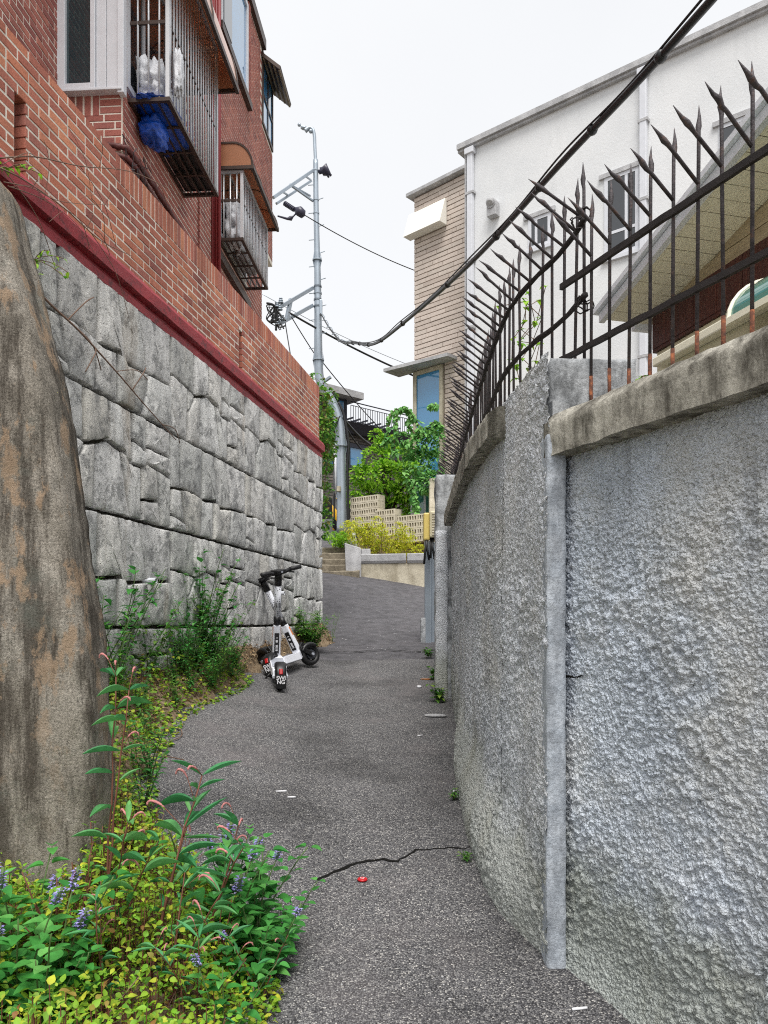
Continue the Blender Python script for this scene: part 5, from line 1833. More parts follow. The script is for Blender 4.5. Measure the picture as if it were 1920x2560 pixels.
v = k.math('FRACT', k.math('MULTIPLY', k.math('ADD', xyz.outputs['Z'], k.math('MULTIPLY', xyz.outputs['X'], 1.2)), 1.7))
c = k.ramp(v, [(0.0, lin(222, 170, 20)), (0.5, lin(30, 30, 32))], 'CONSTANT')
haz = k.done(c, .5)
c0, c1 = at(841, 1325, PYD) + Vector((0, .04, 0)), at(840, 1246, PYD) + Vector((0, .04, 0))
MB().tube([c0, c1], .11, 14).build('hazard_sleeve', haz, pole, True, world=True)

# ------------------------------------------------------------------ overhead cables
def sag(p, q, drop, n=24):
    out = []
    for i in range(n + 1):
        t = i / n
        out.append(p.lerp(q, t) - Vector((0, 0, drop * 4 * t * (1 - t))))
    return out
def cable(label, pts, r, n=6, mat='black_plastic'):
    return tag(MB().tube(pts, r, n).build('cable', M[mat], None, True), label, 'cable', 'overhead cables')
main = [Vector((2.75, 1.2, 3.55)), Vector((1.9, 4.5, 3.62)), Vector((1.47, 6.42, 3.82)), Vector((0.985, 8.6, 4.03)), Vector((0.285, 11.7, 4.54)), Vector((-0.17, 13.9, 5.03)), Vector((-0.56, 15.5, 5.62)), Vector((-0.98, 17.4, 6.36)), Vector((-1.40, 19.4, 7.45)), Vector((-1.67, 20.5, 8.2))]
ms = spine(main, 10)
cb = thing('cable_bundle', 'thick black cable bundle swooping from the upper right down across the lane to the pole', 'cable', main[1])
MB().tube(ms, list(np.interp(np.arange(len(ms)), [0, 55, 70, 90], [.026, .026, .022, .014])), 8).build('cable', M['black_plastic'], cb, True, world=True)
MB().tube([p + Vector((-.02 + .012 * math.sin(i * .6), 0, .035 + .008 * math.cos(i * .6))) for i, p in enumerate(ms)], .009, 6).build('messenger_wire', M['black_plastic'], cb, True, world=True)
for i in (12, 17, 22, 27, 33, 40, 47, 53, 58, 62):
    d = (ms[i + 1] - ms[i]).normalized() * .035
    MB().tube([ms[i] - d, ms[i] - d * .4, ms[i] + d * .4, ms[i] + d], [.03, .04, .04, .03], 8).build('clamp', M['black_plastic'], cb, True, world=True)
m = MB()
for i in range(62, 88):
    a = i * 1.3
    m.tube([ms[i] + Vector((math.cos(a) * .05, 0, math.sin(a) * .05)), ms[i + 1] + Vector((math.cos(a + 1.3) * .05, 0, math.sin(a + 1.3) * .05))], .01, 5)
m.build('wrap_wire', M['galv'], cb, world=True)
cable('thin single wire from the pole insulator to the beige tower side', sag(at(762, 538, PYD - .9), at(1110, 701, 23.5), .15), .014)
cable('taut dark cable passing behind the pole towards the tower canopy', sag(at(720, 780, PYD - .7), at(1100, 965, 23.8), .12), .028)
cable('very thin pale line above the taut cable by the tower', sag(at(655, 735, 19.5), at(1100, 940, 24.5), .15), .008, mat='galv')
cable('slack drop wire falling left of the pole behind the parapet', sag(at(713, 806, PYD - .9), at(731, 915, 17.5), .02), .014)
cable('slanting guy wire from the lower crossarm to the pole neck', sag(at(729, 793, PYD - .7), at(800, 905, PYD + .3), .02), .014)
cable('service wire from the pole knee down to the terrace of the dark house', sag(at(806, 905, PYD), at(1000, 1120, 26.0), .1), .014)
cable('tangled black service cable sagging across the dark house eave', sag(at(858, 1045, PYD), at(1010, 1112, 25.5), .45), .035)
cable('second black service cable sagging lower on the dark house eave', sag(at(850, 1040, PYD), at(1000, 1115, 25.5), .75), .022)
m = MB()
for i in range(5):
    m.tube(spine([at(850 - 3 * i, 1040 + 8 * i, PYD - .1), at(825, 1075 + 3 * i, PYD - .4), at(806, 1068 - 4 * i, PYD - .6), at(800, 1030, PYD - .8)], 8), .018, 5)
tag(m.build('cable', M['black_plastic'], None, True), 'loops of black cable hanging left of the pole bend', 'cable', 'overhead cables')

# ------------------------------------------------------------------ electric scooters
k = Nt('stem_print')
tc = k.n('ShaderNodeTexCoord').outputs['Object']
sx = k.n('ShaderNodeSeparateXYZ', {'Vector': tc})
vor = k.n('ShaderNodeTexVoronoi', {'Vector': k.n('ShaderNodeMapping', {'Vector': tc, 'Scale': (48, 48, 48)}).outputs[0], 'Scale': 1.0, 'Randomness': .25}).outputs['Distance']
dots = k.ramp(vor, [(.26, 1.0), (.32, 0.0)])
zr = k.math('FRACT', k.math('MULTIPLY', sx.outputs['Y'], 70.0))
stripes = k.ramp(zr, [(.0, 0.0), (.55, 1.0)], 'CONSTANT')
lowz = k.ramp(sx.outputs['Z'], [(.0, 0.0), (.70, 0.0), (.701, 1.0), (.755, 1.0), (.756, 0.0)], 'CONSTANT')
pat = k.mix(lowz, dots, stripes)
scr = k.noise(60, 2, .5, tc, 2.5)
scb = k.ramp(scr, [(.47, 1.0), (.5, 0.0), (.53, 1.0)])
mid = k.ramp(sx.outputs['Z'], [(.0, 0.0), (.93, 0.0), (.931, 1.0), (1.0, 1.0)], 'CONSTANT')
inv = k.math('SUBTRACT', 1.0, scb)
pat = k.mix(mid, pat, inv)
M['stem_print'] = k.done(k.mix(pat, lin(224, 226, 234), lin(26, 28, 34)), .4)
M['silver'] = plain('silver_grip_deck', lin(170, 174, 184), .5, .2)
M['red_lamp'] = plain('red_tail_lens', lin(170, 16, 20), .25, var=.1)
M['amber'] = plain('amber_reflector', lin(226, 120, 10), .25, var=.1)
M['print_white'] = plain('white_print', lin(232, 232, 236), .5, var=.02)
M['hub_grey'] = plain('wheel_hub_grey', lin(70, 72, 78), .4, .4)
def torus(m, c, Rr, r, n=28, k_=10, squash=1.25):
    sec = []
    for i in range(n + 1):
        a = 2 * math.pi * i / n
        sec.append([(c[0] + (Rr + r * math.cos(b)) * math.cos(a), c[1] + r * squash * math.sin(b), c[2] + (Rr + r * math.cos(b)) * math.sin(a)) for b in np.linspace(0, 2 * math.pi, k_, endpoint=False)])
    m.sweep(sec, caps=False)
    return m
def build_scooter(label):
    t = thing('electric_scooter', label, 'scooter', (0, 0, 0), 0, 'parked electric scooters')
    WR, WB_ = .125, .90
    def wheel(x):
        w_ = torus(MB(), (x, 0, WR), WR - .032, .032).build('wheel', M['black_rubber'], t, True)
        m = MB()
        m.tube([(x, -.035, WR), (x, .035, WR)], .055, 16)
        for i in range(6):
            a = math.pi * 2 * i / 6
            m.bar((x, 0, WR), (x + .09 * math.cos(a), 0, WR + .09 * math.sin(a)), .022, .03, up=(0, 1, 0))
        m.build('hub', M['hub_grey'], w_)
        MB().tube([(x, -.075, WR), (x, -.045, WR)], .016, 8).tube([(x, .045, WR), (x, .075, WR)], .016, 8).build('axle_nut', M['silver'], w_)
    wheel(0.0); wheel(WB_)
    # deck: box with rising sides, fork arms to the rear wheel
    m = MB()
    m.sweep([[(x, -hw, z0), (x, hw, z0), (x, hw, z1), (x, -hw, z1)] for x, hw, z0, z1 in ((.13, .055, .11, .165), (.20, .075, .10, .18), (.62, .075, .10, .185), (.72, .05, .12, .20))])
    m.bar((.16, -.055, .15), (-.03, -.06, .125), .022, .035).bar((.16, .055, .15), (-.03, .06, .125), .022, .035)
    d = m.build('deck', M['white_paint'], t, bevel=.006)
    MB().box(.19, .63, -.062, .062, .178, .188).build('deck_mat', M['silver'], d)
    # steering column
    A, B = Vector((.755, 0, .17)), Vector((.585, 0, 1.06))
    ax = (B - A).normalized()
    def on(u): return A.lerp(B, u)
    m = MB()
    sec = []
    for u, hx, hy in ((-.02, .05, .040), (.08, .045, .042), (.40, .033, .036)):
        c_ = on(u); f_ = Vector((ax.z, 0, -ax.x))
        sec.append([c_ + f_ * hx - Vector((0, hy, 0)), c_ + f_ * hx + Vector((0, hy, 0)), c_ - f_ * hx + Vector((0, hy, 0)), c_ - f_ * hx - Vector((0, hy, 0))])
    m.sweep(sec)
    low = m.build('lower_column', M['white_paint'], t, bevel=.01)
    f_ = Vector((ax.z, 0, -ax.x))
    m = MB()
    for sgn in (-1,):
        c0, c1 = on(.07) - f_ * .0475, on(.31) - f_ * .0395
        m.add([c0 - Vector((0, .024, 0)), c0 + Vector((0, .024, 0)), c1 + Vector((0, .024, 0)), c1 - Vector((0, .024, 0)),
               c0 - Vector((0, .024, 0)) - f_ * .003, c0 + Vector((0, .024, 0)) - f_ * .003, c1 + Vector((0, .024, 0)) - f_ * .003, c1 - Vector((0, .024, 0)) - f_ * .003], BOXF)
    lab = m.build('number_sticker', M['black_plastic'], low)
    m = MB()
    for u, h in ((.215, .012), (.165, .004), (.152, .004), (.138, .004), (.122, .004), (.105, .004), (.255, .003)):
        c_ = on(u) - f_ * (.0445 + (.2 - u) * .03 + .0035)
        m.bar(c_ - Vector((0, .011, 0)), c_ + Vector((0, .011, 0)), h * 2, .002, up=-f_)
    m.build('sticker_print', M['print_white'], lab)
    for sgn in (-1, 1):
        c_ = on(.30) + Vector((0, sgn * .038, 0)) + f_ * .012
        MB().bar(c_ - ax * .05, c_ + ax * .05, .006, .022, up=(1, 0, 0)).build('side_reflector', M['amber'], low)
    MB().tube([on(.40), on(.50)], [.037, .036], 16).build('collar', M['black_plastic'], t, True)
    MB().tube([on(.50), on(.86)], .034, 18).build('upper_column', M['stem_print'], t, True)
    MB().tube([on(.86), on(.96), on(1.0)], [.037, .037, .032], 16).build('head', M['black_plastic'], t, True)
    hb = B
    m = MB()
    m.tube([hb + Vector((-.03, -.15, .02)), hb + Vector((0, -.08, .0)), hb, hb + Vector((0, .08, 0)), hb + Vector((-.03, .15, .02))], .02, 10)
    bar_ = m.build('handlebar', M['black_plastic'], t, True)
    for sgn in (-1, 1):
        MB().tube([hb + Vector((-.03, sgn * .14, .02)), hb + Vector((-.05, sgn * .27, .025))], .0215, 12).build('grip', M['black_rubber'], bar_, True)
        MB().bar(hb + Vector((.02, sgn * .13, .0)), hb + Vector((.03, sgn * .25, -.03)), .014, .014).build('brake_lever', M['black_plastic'], bar_)
    MB().box(hb.x - .055, hb.x + .06, -.06, .06, hb.z - .01, hb.z + .035).build('display', M['black_plastic'], bar_, bevel=.012)
    MB().box(hb.x - .0565, hb.x - .0555, -.012, .012, hb.z + .004, hb.z + .022).build('display_label', M['silver'], bar_)
    # fork, front fender
    m = MB()
    for sgn in (-1, 1):
        m.bar(A + Vector((.03, sgn * .035, .06)), (WB_, sgn * .05, WR), .022, .05)
    m.bar(A + Vector((.0, 0, .0)), A + Vector((.09, 0, .10)), .08, .07)
    m.build('fork', M['black_plastic'], t, bevel=.006)
    def fender(x, a0, a1, name, wd=.052, rr_=None):
        m = MB()
        sec = []
        rr_ = rr_ or WR + .016
        for a in np.linspace(R(a0), R(a1), 14):
            cx, cz = x + rr_ * math.cos(a), WR + rr_ * math.sin(a)
            ix, iz = x + (rr_ - .012) * math.cos(a), WR + (rr_ - .012) * math.sin(a)
            jx, jz = x + (rr_ - .05) * math.cos(a), WR + (rr_ - .05) * math.sin(a)
            sec.append([(jx, -wd, jz), (ix, -wd, iz), (cx, -wd * .6, cz), (cx, wd * .6, cz), (ix, wd, iz), (jx, wd, jz), (jx, wd - .006, jz), (ix - .0, 0, iz - .004), (jx, -wd + .006, jz)])
        m.sweep(sec)
        return m.build(name, M['black_plastic'], t, True)
    fender(WB_, 40, 150, 'front_fender')
    rf = fender(0.0, 40, 200, 'rear_fender')
    a = R(150)
    c_ = Vector(((WR + .014) * math.cos(a), 0, WR + (WR + .014) * math.sin(a)))
    nrm = Vector((math.cos(a), 0, math.sin(a))); tg = Vector((math.sin(a), 0, -math.cos(a)))
    MB().bar(c_ + tg * .028 , c_ - tg * .028 , .034, .02, up=nrm).build('tail_light', M['red_lamp'], rf, bevel=.006)
    # mud flap carrying the white lettering, facing backwards
    fl = MB()
    x0 = -(WR + .020)
    fl.box(x0 - .006, x0, -.048, .048, WR - .085, WR + .045)
    flo = fl.build('mud_flap', M['black_plastic'], rf, bevel=.003)
    for txt, dz in (('SWI', .012), ('NG', -.026)):
        cu = bpy.data.curves.new('lettering', 'FONT')
        cu.body = txt; cu.size = .052; cu.align_x = 'CENTER'; cu.offset = .0012; cu.extrude = .0006; cu.space_character = .92
        tmp = bpy.data.objects.new('tmp', cu); C.objects.link(tmp)
        dg = bpy.context.evaluated_depsgraph_get()
        me = bpy.data.meshes.new_from_object(tmp.evaluated_get(dg))
        bpy.data.objects.remove(tmp)
        me.name = 'lettering'
        me.materials.clear(); me.materials.append(M['print_white'])
        o_ = link('lettering', me, flo, (x0 - .0075, 0, WR - .012 + dz), (math.pi / 2, 0, -math.pi / 2))
    MB().tube([(.40, .05, .10), (.36, .14, .012)], .010, 8).build('kickstand', M['black_plastic'], t, True)
    MB().tube(spine([on(.98) + f_ * .04, on(.8) + f_ * .06, on(.5) + f_ * .055, on(.2) + f_ * .06, A + Vector((.10, .02, .0))], 5), .006, 5).build('brake_cable', M['black_plastic'], t, True)
    return t
def place(o, rear, front, roll):
    """put the wheels on the ground: rear and front contact points, roll about the long axis"""
    x = (front - rear).normalized()
    y = Vector((0, 0, 1)).cross(x).normalized()
    z = x.cross(y)
    rm = Matrix((x, y, z)).transposed()
    rm = rm @ Matrix.Rotation(roll, 3, 'X')
    o.location = rear
    o.rotation_euler = rm.to_euler()
def G(x, y): return Vector((x, y, surf_z(x, y)))
s1 = build_scooter('white electric scooter seen from behind with a red tail light and lettered mud flap')
place(s1, G(-0.985, 7.28), G(-1.155, 8.16), R(0.5))
s2 = copy_tree(s1)
s2['label'] = 'white electric scooter standing across behind the other with its front wheel to the right'
place(s2, G(-1.08, 7.86), G(-0.86, 8.72), R(-22))
def steer(o, ang):
    A, B = Vector((.755, 0, .17)), Vector((.585, 0, 1.06))
    q = Matrix.Rotation(ang, 3, (B - A).normalized())
    wheels = [c_ for c_ in o.children if c_.name.startswith('wheel')]
    turn = [c_ for c_ in o.children if c_.name.split('.')[0] in ('fork', 'front_fender', 'handlebar', 'head')] + [wheels[-1]]
    for c_ in turn:
        c_.rotation_euler = q.to_euler()
        c_.location = A - q @ A
steer(s1, R(42))
steer(s2, R(-36))

# ------------------------------------------------------------------ small things on the ground
cap_p = gpt(906, 2202)
t = MB()
rr_ = .0165
n = 42
for zz_, r_ in ((0, rr_), (.006, rr_ * .97), (.0075, rr_ * .8), (.0055, rr_ * .72), (.0055, .004)):
    pass
sec = []
for z_, r_ in ((0, 1.0), (.006, .97), (.0085, .84), (.0085, .70), (.0065, .64), (.0065, .1)):
    sec.append([(cap_p.x + rr_ * 1.35 * (r_ + (.03 if (i % 2 and r_ > .9) else 0)) * math.cos(2 * math.pi * i / n), cap_p.y + rr_ * 1.35 * (r_ + (.03 if (i % 2 and r_ > .9) else 0)) * math.sin(2 * math.pi * i / n), surf_z(cap_p.x, cap_p.y) + .003 + z_) for i in range(n)])
t.sweep(sec)
capo = thing('bottle_stopper', 'red plastic bottle cap lying on the asphalt below the crack', 'bottle cap', (cap_p.x, cap_p.y, cap_p.z))
t.build('cap', plain('red_plastic', lin(188, 20, 30), .35, var=.06), capo, True, world=True)
t = MB()
for i in range(3):
    a0 = i * 2.1
    t.sweep([[(cap_p.x + q * math.cos(a), cap_p.y + q * math.sin(a), surf_z(cap_p.x, cap_p.y) + .0128) for q in (.007, .010)] for a in np.linspace(a0, a0 + 1.5, 8)], closed=False, caps=False)
t.build('white_print', M['print_white'], capo, world=True)
def butt_stub(px, py, ang, L, label):
    p = gpt(px, py)
    z = surf_z(p.x, p.y) + .006
    d = Vector((math.cos(ang), math.sin(ang), .02)) * L / 2
    return tag(MB().tube([Vector((p.x, p.y, z)) - d, Vector((p.x, p.y, z)) + d], .0045, 7).build('cigarette_butt', M['print_white'], None, True), label, 'cigarette butt', 'white stubs dropped on the asphalt')
butt_stub(703, 1981, .05, .062, 'longer white cigarette stub in mid lane left of the crack')
butt_stub(729, 1997, .0, .045, 'shorter white cigarette stub just right of the longer one')
butt_stub(1449, 2519, .15, .05, 'white cigarette stub at the foot of the nearest roughcast wall')
butt_stub(1137, 1979, .8, .03, 'tiny white stub close to the right wall beyond the crack')
butt_stub(1050, 1838, .4, .04, 'small white scrap in mid lane before the flat stone')
def flat_bit(name, label, cat, px, py, r, mat, sx=1.6, h=.008):
    p = gpt(px, py)
    m = MB()
    n_ = 14
    k_ = [random.uniform(.75, 1.15) for _ in range(n_)]
    m.sweep([[(p.x + r * sx * k_[i] * f * math.cos(2 * math.pi * i / n_), p.y + r * k_[i] * f * math.sin(2 * math.pi * i / n_), surf_z(p.x, p.y) + .002 + z_) for i in range(n_)] for f, z_ in ((1, 0), (.96, h * .6), (.75, h))])
    return tag(m.build(name, mat, None, True), label, cat)
flat_bit('flat_stone', 'flat pale stone chip lying by the foot of the concrete post', 'stone', 1087, 1790, .06, M['granite'], 1.7, .016)
flat_bit('pebble', 'round white pebble on the asphalt near the concrete post weeds', 'pebble', 1048, 1719, .022, M['print_white'], 1.2, .02)
flat_bit('dry_leaf', 'orange dead leaf on the asphalt right of the lane middle', 'leaf', 1065, 1699, .035, plain('orange_leaf', lin(190, 120, 60), .8), 1.8, .006)
m = MB()
for i in range(150):
    px, py = random.uniform(800, 1090), random.uniform(1480, 1640)
    if random.random() < .4: px, py = random.uniform(640, 1150), random.uniform(1700, 2500)
    p = gpt(px, py)
    if p.x < edge_x(p.y) + .1 or p.x > p2(max(p.y, 2.8)) - .12: continue
    r_ = random.uniform(.002, .0048) * (1 if p.y < 6 else 2)
    m.ball((p.x, p.y, surf_z(p.x, p.y) + r_ * .4), r_, 6, (random.uniform(.8, 1.6), 1, .6))
tag(m.build('grit', M['granite'], None), 'scattered pale grit and tiny scraps over the asphalt', 'grit', None, 'stuff')
# ------------------------------------------------------------------ plants
def rdir(el0, el1):
    a, e = random.uniform(0, 2 * math.pi), random.uniform(el0, el1)
    return Vector((math.cos(a) * math.cos(e), math.sin(a) * math.cos(e), math.sin(e)))
def curve_stem(h, lean, bend, n=7):
    a = random.uniform(0, 6.28)
    l = Vector((math.cos(a), math.sin(a), 0))
    return [Vector((0, 0, 0)) + l * (lean * t + bend * t * t) * h + Vector((0, 0, h * t)) + Vector((random.uniform(-.01, .01), random.uniform(-.01, .01), 0)) * h * t for t in np.linspace(0, 1, n)]
LEAFPOOL = {}
def leaf_obj(kind, mat, parent, p, d, L, asp, up=(0, 0, 1)):
    """one leaf as an object of its own; its mesh is one of a few shared ones"""
    key = kind + mat
    if key not in LEAFPOOL:
        LEAFPOOL[key] = []
        for i in range(6):
            LEAFPOOL[key].append(MB().leaf((0, 0, 0), (1, 0, 0), (0, 0, 1), 1.0, 1.0, .15 + .05 * i, .0 + .08 * i, kind).mesh('leaf', M[mat], True))
    x = Vector(d).normalized()
    y = Vector(up).cross(x)
    y = y.normalized() if y.length > 1e-4 else x.orthogonal().normalized()
    z = x.cross(y)
    o = link('leaf', random.choice(LEAFPOOL[key]), parent, p)
    o.rotation_euler = Matrix((x, y, z)).transposed().to_euler()
    o.scale = (L, L * asp, L)
    return o
def smartweed(h, label, group, nst=2, spikes=True, lean=None):
    t = thing('smartweed', label, 'plant', (0, 0, 0), 0, group)
    for q in range(nst):
        hh = h * random.uniform(.75, 1.05)
        S = curve_stem(hh, random.uniform(.05, .35) if lean is None else lean, random.uniform(.0, .3) if lean is None else lean, 9)
        MB().tube(S, [.0048 * (1 - .55 * i / 8) for i in range(9)], 6).build('stem', M['stem_red'], t, True)
        for i in range(2, 9):
            for r_ in range(2 if i > 5 else 1):
                d = rdir(.05, .75)
                leaf_obj('lanceL', 'leaf_smart', t, S[i], d, random.uniform(.07, .155) * min(1, hh / .5 + .3), random.uniform(.14, .20))
        if spikes:
            for r_ in range(random.randint(1, 3)):
                b = S[random.choice([6, 7, 8])]
                d = rdir(.6, 1.3)
                L = random.uniform(.03, .09)
                mid = b + d * L
                ho = Vector((d.x, d.y, 0)).normalized()
                s_ = random.uniform(.7, 1.15)
                P = [mid, mid + (d * .016 + ho * .006) * s_, mid + (d * .024 + ho * .02) * s_, mid + (d * .018 + ho * .036) * s_, mid + (d * .004 + ho * .048) * s_]
                m = MB()
                m.tube([b, mid], .0014, 5, 1)
                m.tube(spine(P, 5), [.0018 + .0022 * math.sin(math.pi * i / 20) + random.uniform(-.0009, .0012) for i in range(21)], 7)
                m.build('flower_spike', [M['pink'], M['stem_red']], t, True)
    return t
def mint(h, label, group, nst=3, flowers=True):
    t = thing('flowering_mint', label, 'plant', (0, 0, 0), 0, group)
    for q in range(nst):
        hh = h * random.uniform(.55, 1.1)
        S = curve_stem(hh, random.uniform(.15, .6), random.uniform(-.1, .2), 8)
        MB().tube(S, [.0032 * (1 - .4 * i / 7) for i in range(8)], 5).build('stem', M['stem_green'], t, True)
        a0 = random.uniform(0, 3)
        for i in range(1, 8):
            a = a0 + i * math.pi / 2
            sz = (.084 - .0055 * i) * random.uniform(.8, 1.2)
            for sg in (0, math.pi):
                d = Vector((math.cos(a + sg), math.sin(a + sg), random.uniform(-.1, .45)))
                leaf_obj('heartL', 'leaf_mint', t, S[i] + d * .012, d, sz, random.uniform(.6, .74))
        if flowers and random.random() < .42:
            tip = S[-1]
            d = (S[-1] - S[-2]).normalized()
            L = random.uniform(.04, .075)
            m = MB()
            m.tube([tip, tip + d * L], .005, 6, 1)
            for w_ in range(int(L / .009)):
                for e in range(8):
                    a = e * .8 + w_ * .4 + random.uniform(-.2, .2)
                    o_ = Vector((math.cos(a), math.sin(a), random.uniform(.1, .8)))
                    m.leaf(tip + d * (w_ * .009 + random.uniform(-.002, .002)) + o_ * .004, o_, (0, 0, 1), random.uniform(.010, .016), .008, .5, .4, 'tri')
            m.build('flower_spike', [M['petal'], M['stem_green']], t, True)
    return t
def herb(h, label, group, nst=6, name='weed', mat='leaf_green', leafL=(.03, .075), dens=14, shape='ovate', stem='stem_green', asp=.42):
    t = thing(name, label, 'plant', (0, 0, 0), 0, group)
    st, lf = MB(), MB()
    for q in range(nst):
        hh = h * random.uniform(.5, 1.1)
        S = curve_stem(hh, random.uniform(.1, .55), random.uniform(-.05, .25), 8)
        st.tube(S, [.0038 * (1 - .6 * i / 7) for i in range(8)], 5)
        for e in range(dens):
            u = random.uniform(.12, 1) * 7
            i = min(6, int(u))
            b = S[i].lerp(S[i + 1], u - i)
            d = rdir(-.1, .8)
            L = random.uniform(*leafL)
            lf.leaf(b + d * .01, d, (0, 0, 1), L, L * random.uniform(asp * .8, asp * 1.25), .25, random.uniform(.2, .9), shape)
    st.build('stem', M[stem], t, True)
    lf.build('leaves', M[mat], t, True)
    return t
def put(o, x, y, z=None, sc=1.0, rz=None):
    o.location = (x, y, z)
    o.rotation_euler = (0, 0, random.uniform(0, 6.28) if rz is None else rz)
    o.scale = (sc, sc, sc)
    return o
def soil_z(x, y):
    return bank_z(x, y) if x < edge_x(y) else surf_z(x, y)

# yellow-green ground cover: nobody could count its leaves
mb, stm = MB(), MB()
def cover_patch(n, fx, hmax, sz=(.014, .032)):
    for i in range(n):
        x, y = fx()
        if x > edge_x(y) + .10: continue
        z = soil_z(x, y)
        edge = min(1, max(.12, (edge_x(y) + .12 - x) / .35))
        hgt = hmax * edge * random.random() ** .8 * (0.1 + 1.8 * float(fbm(np.array(x * 4.0), np.array(y * 4.0), 91, 2)))
        L = random.uniform(*sz)
        mb.leaf((x, y, z + hgt), rdir(-.6, .8), (random.uniform(-.8, .8), random.uniform(-.8, .8), 1), L, L * random.uniform(.5, .75), .25, .4, 'ovate')
        if i % 9 == 0:
            stm.tube([(x + random.uniform(-.02, .02), y, z), (x, y, z + hgt)], .0015, 4)
cover_patch(21000, lambda: (random.uniform(-1.6, -0.34), random.uniform(1.7, 3.5)), .27, (.011, .030))
cover_patch(2200, lambda: (random.uniform(-1.6, -0.95), random.uniform(3.2, 5.0)), .10)
cover_patch(3800, lambda: (edge_x(0) * 0 + random.uniform(-2.0, -1.2), random.uniform(4.7, 7.4)), .16, (.02, .045))
gc = mb.build('ground_cover', M['leaf_cover'], None, True)
tag(gc, 'yellow green small leaved ground cover along the left lane edge', 'ground cover', None, 'stuff')
stm.build('stems', M['stem_red'], gc)

G1 = 'mint plants with violet flowers in the near left corner'
G2 = 'smartweeds with pink drooping spikes in the near left corner'
G3 = 'green weeds on the bank under the stone wall'
ORD = 'first second third fourth fifth sixth seventh eighth ninth tenth eleventh twelfth thirteenth fourteenth fifteenth sixteenth seventeenth eighteenth nineteenth twentieth'.split() + ['last but one', 'last']
def row_of(protos, spots, h0, text):
    """copies of the prototypes, labelled in the order in which they stand from the left"""
    order = sorted(range(len(spots)), key=lambda i: spots[i][0] / spots[i][1])
    for rank, i in enumerate(order):
        x, y, h = spots[i]
        o = protos[i] if i < len(protos) else copy_tree(protos[i % len(protos)])
        o['label'] = text % ORD[rank]
        put(o, x, y, soil_z(x, y) - .01, h / h0)
mints = [(-1.05, 2.2, .36), (-0.95, 2.14, .34), (-1.12, 2.4, .36), (-1.0, 2.36, .3), (-1.16, 2.28, .38), (-0.46, 2.2, .26), (-0.46, 2.74, .36), (-0.56, 2.66, .40), (-0.40, 2.62, .32), (-0.62, 2.82, .42), (-0.50, 2.92, .36), (-0.38, 2.80, .26), (-0.98, 2.26, .38), (-0.9, 2.2, .26), (-1.06, 2.14, .3), (-0.50, 2.84, .34), (-0.44, 2.7, .28), (-0.58, 2.9, .34), (-0.44, 2.5, .26)]
protoM = [mint(.32, 'mint', G1) for _ in range(5)]
row_of(protoM, mints, .32, 'green mint with violet flower spikes, %s from the left among the near left mints')
protoS = [smartweed(.55, 'smartweed', G2) for _ in range(4)]
smarts = [(-0.74, 2.42, .62), (-0.66, 2.36, .48), (-0.82, 2.25, .36), (-0.56, 2.3, .32), (-0.90, 2.5, .5), (-0.40, 2.5, .32), (-0.40, 2.0, .22), (-0.62, 2.6, .52)]
row_of(protoS, smarts, .55, 'smartweed with long narrow leaves and pink spikes, %s from the left among its kind')
tall = smartweed(.95, 'tall thin smartweed with pink spikes standing against the brown buttress', G2, 2, True, .05)
put(tall, -0.97, 2.68, soil_z(-0.97, 2.68), 1.0, 0.4)

protoL = [herb(.26, 'low scrambling small leaved weed in the near left corner', 'small leaved scrambling weeds near left', 9, 'weed', 'leaf_cover', (.015, .035), 16, 'ovate', 'stem_red', .55) for _ in range(3)]
for i in range(16):
    y = random.uniform(2.1, 3.3)
    x = edge_x(y) - random.uniform(.0, .62)
    put(protoL[i] if i < 3 else copy_tree(protoL[i % 3]), x, y, soil_z(x, y) - .01, random.uniform(.7, 1.25))
m = MB()
for i in range(150):
    y = random.uniform(2.0, 5.2); x = edge_x(y) - random.uniform(-.06, .6)
    p_ = Vector((x, y, soil_z(x, y) + random.uniform(.0, .04)))
    d = rdir(-.1, 1.2) * random.uniform(.06, .24)
    m.tube([p_, p_ + d * .5 + rdir(-1, 1) * .015, p_ + d], random.uniform(.0009, .0018), 4)
tag(m.build('dead_stalks', M['twig']), 'thin dead stalks tangled through the near left ground cover', 'dead stalks', None, 'stuff')

# taller weeds on the bank
protoH = [herb(.55, 'broad leaved green weed on the bank below the stone wall', G3, 6, 'weed', random.choice(['leaf_green', 'leaf_mint', 'leaf_green']), (.025, .06), 20, 'ovate', 'stem_green', .55) for _ in range(4)]
protoH += [herb(.6, 'narrow leaved green weed on the bank below the stone wall', 'narrow leaved weeds under the stone wall', 7, 'weed', 'leaf_green', (.03, .06), 30, 'lance', 'stem_green', .34) for _ in range(1)]
spots = []
for i in range(34):
    y = random.uniform(4.6, 7.0)
    e, wx = edge_x(y), wall_x(y)
    t = random.uniform(.0, .95)
    spots.append((e - .02 + (wx - e) * t, y, random.uniform(.35, .85) * (.6 + .6 * t)))
for i in range(6):
    y = random.uniform(6.9, 7.5); e, wx = edge_x(y), wall_x(y)
    spots.append((e + (wx - e) * random.uniform(.0, .3), y, random.uniform(.14, .28)))
spots += [(-1.22, 3.9, .5), (-1.3, 4.3, .45), (-1.18, 3.7, .35)]
for i, (x, y, h) in enumerate(spots):
    o = protoH[i] if i < 5 else copy_tree(protoH[i % 5])
    put(o, x, y, soil_z(x, y) - .01, h / .55)
